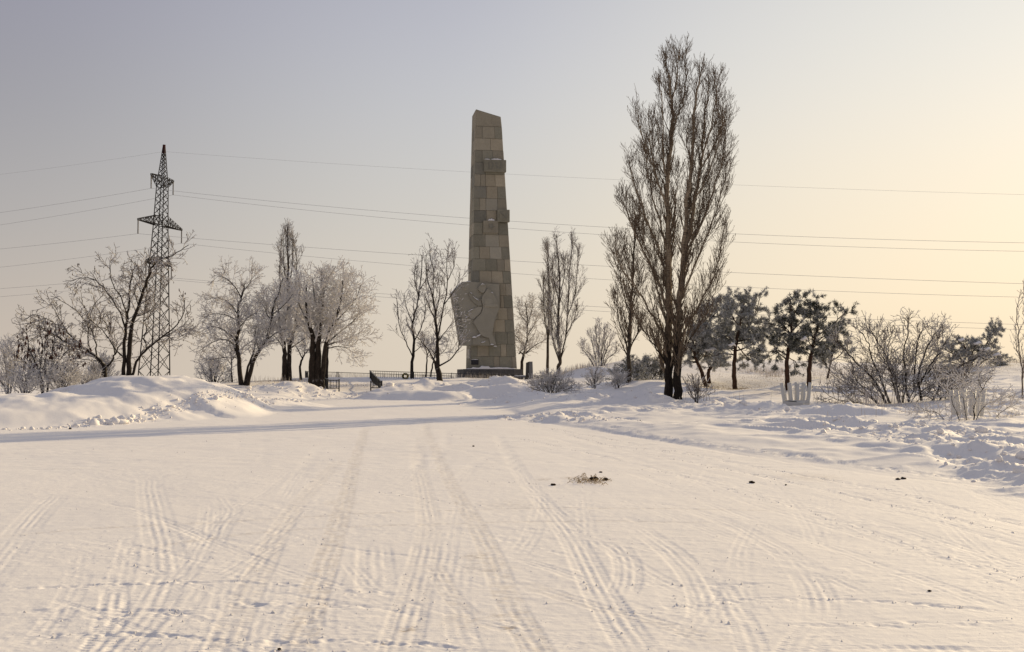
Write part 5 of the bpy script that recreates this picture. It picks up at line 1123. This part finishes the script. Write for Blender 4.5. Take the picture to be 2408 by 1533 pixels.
# ------------------------------------------------------------------ grasses, reeds, crumbs of snow
def blades(name, spots, n, hgt, m, w=.008, seed=1, spread=1.0, lean_=.35):
    r = np.random.RandomState(seed); xs = []; ys = []
    for (x, y, rx, ry, k) in spots: xs.append(x + r.normal(0, rx * .5, k)); ys.append(y + r.normal(0, ry * .5, k))
    x = np.concatenate(xs); y = np.concatenate(ys); z = height(x, y) - .01; N = len(x)
    h = hgt * r.uniform(.4, 1.2, N); a = r.uniform(0, 6.28, N); l = h * lean_ * r.uniform(0, 1.3, N); dx = np.cos(a) * l; dy = np.sin(a) * l
    A = np.stack([x, y, z], 1); s = np.stack([-np.sin(a) * w, np.cos(a) * w, 0 * a], 1)
    M1 = A + np.stack([dx * .35, dy * .35, h * .6], 1); T_ = A + np.stack([dx, dy, h], 1)
    V = np.stack([A - s, A + s, M1 + s * .8, M1 - s * .8, T_], 1).reshape(-1, 3); i = np.arange(N)[:, None] * 5
    Fq = np.concatenate([i + np.array([[0, 1, 2]]), i + np.array([[0, 2, 3]]), i + np.array([[3, 2, 4]])], 0)
    o = link(name, mesh_np(name, V, Fq, m)); return o
def sp(u, v, Y, rx, ry, k): p = P(u, v, Y); return (p.x, p.y, rx, ry, k)
o = blades('dry_grass', [sp(1760, 900, 64, 3.5, 5, 450), sp(1860, 895, 62, 4, 6, 500), sp(1950, 885, 66, 5, 6, 250), sp(1700, 912, 60, 2.0, 2, 500), sp(1735, 916, 59.5, .6, .5, 260), sp(1672, 912, 61, .7, .5, 160), sp(2330, 862, 66, 6, 6, 1500), sp(1800, 865, 72, 6, 3, 600), sp(640, 898, 66, 3, 3, 900), sp(735, 895, 70, 2, 2, 500), sp(840, 905, 66, 2.5, 3, 300), sp(1700, 850, 78, 8, 2, 300)], 0, .07, M_GRASS, .007, 3)
tag(o, 'dry straw-coloured grass poking through the snow on the slopes', 'grass', kind='stuff')
o = blades('frosted_weeds', [sp(1330, 868, 76, 1.2, 1, 300), sp(1360, 872, 74, 2, 1.5, 350), sp(2390, 850, 70, 3, 2, 600), sp(1560, 852, 77, 5, 1.5, 240), sp(1120, 889, 77.5, 3.4, .5, 240), sp(1180, 889, 78, 2, .5, 90), sp(1780, 872, 70, 1.5, 1.2, 240), sp(1815, 885, 66, .8, .8, 120), sp(1840, 868, 70, 1, 1, 90), sp(2020, 880, 66, 3, 3, 250), sp(2130, 1000, 33, 2, 1.2, 40), sp(2000, 950, 44, 2.5, 2, 60), sp(2350, 960, 40, 3, 3, 60), sp(640, 903, 66, 4, 1.5, 160), sp(780, 890, 74, 1, .6, 60), sp(1660, 940, 46, 1.4, 1, 40), sp(880, 884, 88, 6, .6, 260)], 0, .42, M_GRASSF, .008, 4, lean_=.3)
tag(o, 'frosted dry weeds standing along the skyline and among the shrubs', 'weeds', kind='stuff')
o = blades('dead_reeds', [sp(2050, 962, 41, 1.0, .5, 26), sp(2085, 955, 42, 1.1, .5, 24)], 0, .95, M_GRASSF, .013, 5, lean_=.38)
tag(o, 'stand of pale dead reeds at the left foot of the large bush', 'reeds', kind='stuff')

def crumbs(name, label, bands, seed):
    """broken snow lumps strewn along the ploughed edges"""
    r = np.random.RandomState(seed); bm = bmesh.new(); bmesh.ops.create_icosphere(bm, subdivisions=1, radius=1); bv = np.array([v.co[:] for v in bm.verts]); bf = np.array([[v.index for v in f.verts] for f in bm.faces]); bm.free()
    X = []; Y_ = []; S = []
    for pts, w, k, s0 in bands:
        W = [P(*p) for p in pts]; seg = [(W[i + 1] - W[i]).length for i in range(len(W) - 1)]; pr = np.array(seg) / sum(seg)
        i = r.choice(len(seg), k, p=pr); t = r.uniform(0, 1, k)
        x0 = np.array([p.x for p in W]); y0 = np.array([p.y for p in W]); X.append(x0[i] * (1 - t) + x0[i + 1] * t + r.normal(0, w, k)); Y_.append(y0[i] * (1 - t) + y0[i + 1] * t + r.normal(0, w, k)); S.append(s0 * r.lognormal(0, .55, k))
    x = np.concatenate(X); y = np.concatenate(Y_); s = np.minimum(np.concatenate(S), .22); z = height(x, y); N = len(x)
    sc_ = s[:, None] * r.uniform(.6, 1.3, (N, 3)) * np.array([1, 1, .75]); jit = 1 + r.normal(0, .16, (N, len(bv), 1))
    V = bv[None] * jit * sc_[:, None, :]; a = r.uniform(0, 6.28, N); ca, sa = np.cos(a)[:, None], np.sin(a)[:, None]
    V = np.stack([V[:, :, 0] * ca - V[:, :, 1] * sa + x[:, None], V[:, :, 0] * sa + V[:, :, 1] * ca + y[:, None], V[:, :, 2] + (z + s * .2)[:, None]], 2)
    Fq = (bf[None] + (np.arange(N) * len(bv))[:, None, None]).reshape(-1, 3)
    o = link(name, mesh_np(name, V.reshape(-1, 3), Fq, M_SNOWC)); return tag(o, label, 'snow lumps', kind='stuff')
crumbs('snow_lumps', 'crumbled snow lumps along the foot of the left snow bank', [([(150, 1003, 33.5), (240, 995, 34.6), (330, 990, 36.5), (400, 984, 38.5), (480, 981, 40), (560, 972, 42.5), (630, 965, 45), (700, 957, 48.5)], .27, 520, .032), ([(200, 997, 34.4), (320, 990, 36)], .3, 70, .07), ([(-40, 1012, 31.5), (160, 1004, 33)], .3, 40, .035), ([(560, 930, 57), (700, 926, 58), (830, 922, 60), (900, 925, 58)], .9, 200, .035)], 5)
crumbs('snow_lumps', 'broken snow lumps thrown up along the right ploughed edge', [([(1980, 1000, 31), (2103, 1009, 29), (2260, 1030, 25.5), (2430, 1050, 22.5)], .5, 150, .035), ([(1960, 1012, 28), (2130, 1038, 24.5), (2230, 1058, 21.8), (2320, 1078, 19.8), (2420, 1100, 18), (2500, 1120, 16)], .6, 240, .03), ([(1450, 935, 45.2), (1520, 935, 45.2), (1640, 955, 44), (1760, 962, 39.5), (1870, 975, 36.5)], .7, 110, .04), ([(1180, 985, 39), (1270, 978, 38), (1340, 985, 37), (1450, 1000, 34)], .6, 160, .035), ([(1090, 905, 60), (1170, 893, 61), (1260, 900, 60)], 1.2, 70, .05), ([(1150, 945, 51), (1210, 930, 52), (1300, 925, 51), (1400, 938, 49)], .8, 80, .045)], 6)

r_ = np.random.RandomState(12); N = 1500; vv_ = 900 + 640 * r_.uniform(0, 1, N) ** 1.2; yy_ = EYE * F / (vv_ - VH); xx_ = (r_.uniform(-60, 2460, N) - UC) / F * yy_
kk_ = (poly_sd(xx_, yy_, PLAZA) > .3) & (yy_ < 45) & (fbm(xx_ * .5, yy_ * .5, 3, 151) > -.12); xx_, yy_ = xx_[kk_], yy_[kk_]; zz_ = height(xx_, yy_); ss_ = np.minimum(.0045 * r_.lognormal(0, .45, len(xx_)) * np.maximum(1, yy_ / 12), .011 * np.maximum(1, yy_ / 14))
for T_ in TRACKS:      # little clumps pushed up along the single ruts
    if T_['g'] == 1 and T_['w'] >= .1 and T_['d'] > .006:
        q_ = smooth_poly(T_['p']); k_ = r_.randint(0, len(q_), int(len(q_) * 2.2)); xx_ = np.concatenate([xx_, q_[k_, 0] + r_.normal(0, .05, len(k_))]); yy_ = np.concatenate([yy_, q_[k_, 1] + r_.normal(0, .05, len(k_))])
        zz_ = np.concatenate([zz_, height(q_[k_, 0], q_[k_, 1])]); ss_ = np.concatenate([ss_, np.minimum(.008 * r_.lognormal(0, .4, len(k_)), .014)])
tet = np.array([(-1, -.7, -.3), (1, -.6, -.3), (.1, 1, -.3), (-.4, .1, .9), (.5, -.1, .7)]); Vt = tet[None] * ss_[:, None, None] * r_.uniform(.7, 1.3, (len(xx_), 5, 3)) + np.stack([xx_, yy_, zz_ + ss_ * .1], 1)[:, None, :]
Ft = np.array([(0, 1, 4), (0, 4, 3), (1, 2, 4), (2, 3, 4), (2, 0, 3)])[None] + (np.arange(len(xx_)) * 5)[:, None, None]
tag(link('snow_crumbs', mesh_np('snow_crumbs', Vt.reshape(-1, 3), Ft.reshape(-1, 3), M_SNOWC)), 'fine crumbs of snow scattered over the driven plaza', 'snow crumbs', kind='stuff')
# ------------------------------------------------------------------ litter on the plaza
def clod(name, label, cat, u, v, s, m=M_DUNG, group=None, k=3):
    x, y = gp(u, v); bm = bmesh.new()
    for j in range(k):
        o2 = (rs.uniform(-s, s) * .8 * (j > 0), rs.uniform(-s, s) * .5 * (j > 0), s * .35); g = bmesh.ops.create_icosphere(bm, subdivisions=2, radius=s * rs.uniform(.5, .9))
        ph = rs.uniform(0, 6)
        for vv in g['verts']: vv.co = Vector((vv.co.x * (1 + .22 * math.sin(vv.co.y / s * 4 + ph)), vv.co.y, vv.co.z * .65 * (1 + .2 * math.sin(vv.co.x / s * 5 + ph)))) + Vector(o2)
    me = bpy.data.meshes.new(name); bm.to_mesh(me); bm.free(); me.materials.append(m)
    o = link(name, me, None, (x, y, gh(x, y))); return tag(o, label, cat, group)
clod('dark_clod', 'dark clod at the left of the twig litter on the plaza', 'clod', 1301, 1139, .035)
clod('dark_clod', 'largest dark clod lying on the twig litter', 'clod', 1398, 1128, .06, k=5)
clod('dark_clod', 'dark clod at the right end of the twig litter', 'clod', 1424, 1129, .045)
clod('dark_clod', 'small dark clod just above the twig litter', 'clod', 1411, 1109, .025, k=2)
clod('dark_clod', 'olive clod on the open snow right of the twig litter', 'clod', 1766, 1134, .04)
clod('dark_clod', 'small lone clod between the olive clod and the reddish pair', 'clod', 1845, 1139, .025, k=2)
clod('dark_clod', 'left clod of the reddish-brown pair near the right plaza edge', 'clod', 2106, 1127, .035)
clod('dark_clod', 'right clod of the reddish-brown pair near the right plaza edge', 'clod', 2123, 1125, .035)
clod('dark_clod', 'small dark clod in the right foreground snow', 'clod', 2178, 1386, .012, k=2)
clod('dark_clod', 'small dark clod by the left front edge of the snow', 'clod', 664, 1518, .012, k=2)
clod('dark_clod', 'tiny dark clod in the middle distance left of the lower road marks', 'clod', 1114, 1050, .03, k=2)
clod('dark_clod', 'dark clod at the foot of the left snow bank', 'clod', 168, 1008, .05, k=2)
x, y = gp(1390, 1130); V = []; Fc = []; pl = []
for k in range(95):
    a = rs.gauss(0, .34); b = rs.gauss(0, .40); an = rs.gauss(-.5, .5); l = rs.uniform(.03, .10); px, py = x + a * .40 - b * .1 - .05, y + b * .8
    pl.append(([(px, py, .012), (px + l * math.cos(an) * .5, py + l * math.sin(an) * .5, .03 + rs.uniform(0, .02)), (px + l * math.cos(an), py + l * math.sin(an), .012)], [.004, .004, .003], 3))
o = link('twig_litter', tubes('twig_litter', [([(q[0], q[1], q[2] + gh(x, y)) for q in p], r_, k) for p, r_, k in pl], M_GRASS)); tag(o, 'scattered straw and twig litter on the plaza snow', 'litter', kind='stuff')
bp = P(1037, 934, 59); bt = thing('green_bottle', 'small green bottle lying at the far edge of the plaza', 'bottle', (bp.x, bp.y, gh(bp.x, bp.y)))
link('body', tubes('body', [([(-.17, 0, .045), (.06, 0, .045), (.12, 0, .045), (.22, 0, .045)], [.045, .045, .02, .018], 8)], M_BOTTLE), bt)
for (lab, pts, Y, w) in [('long fallen twig lying on the snow right of the great poplars', [(1670, 953), (1690, 948), (1705, 944), (1725, 947), (1740, 951)], 42, 1.4)]:
    W = [P(*p, Y) for p in pts]; W = [Vector((p.x, p.y, gh(p.x, p.y) + .03)) for p in W]
    o = link('fallen_twig', tubes('fallen_twig', [([tuple(p - W[0]) for p in W], [.016] * len(W), 4)], M_BARK), None, W[0]); tag(o, lab, 'twig')
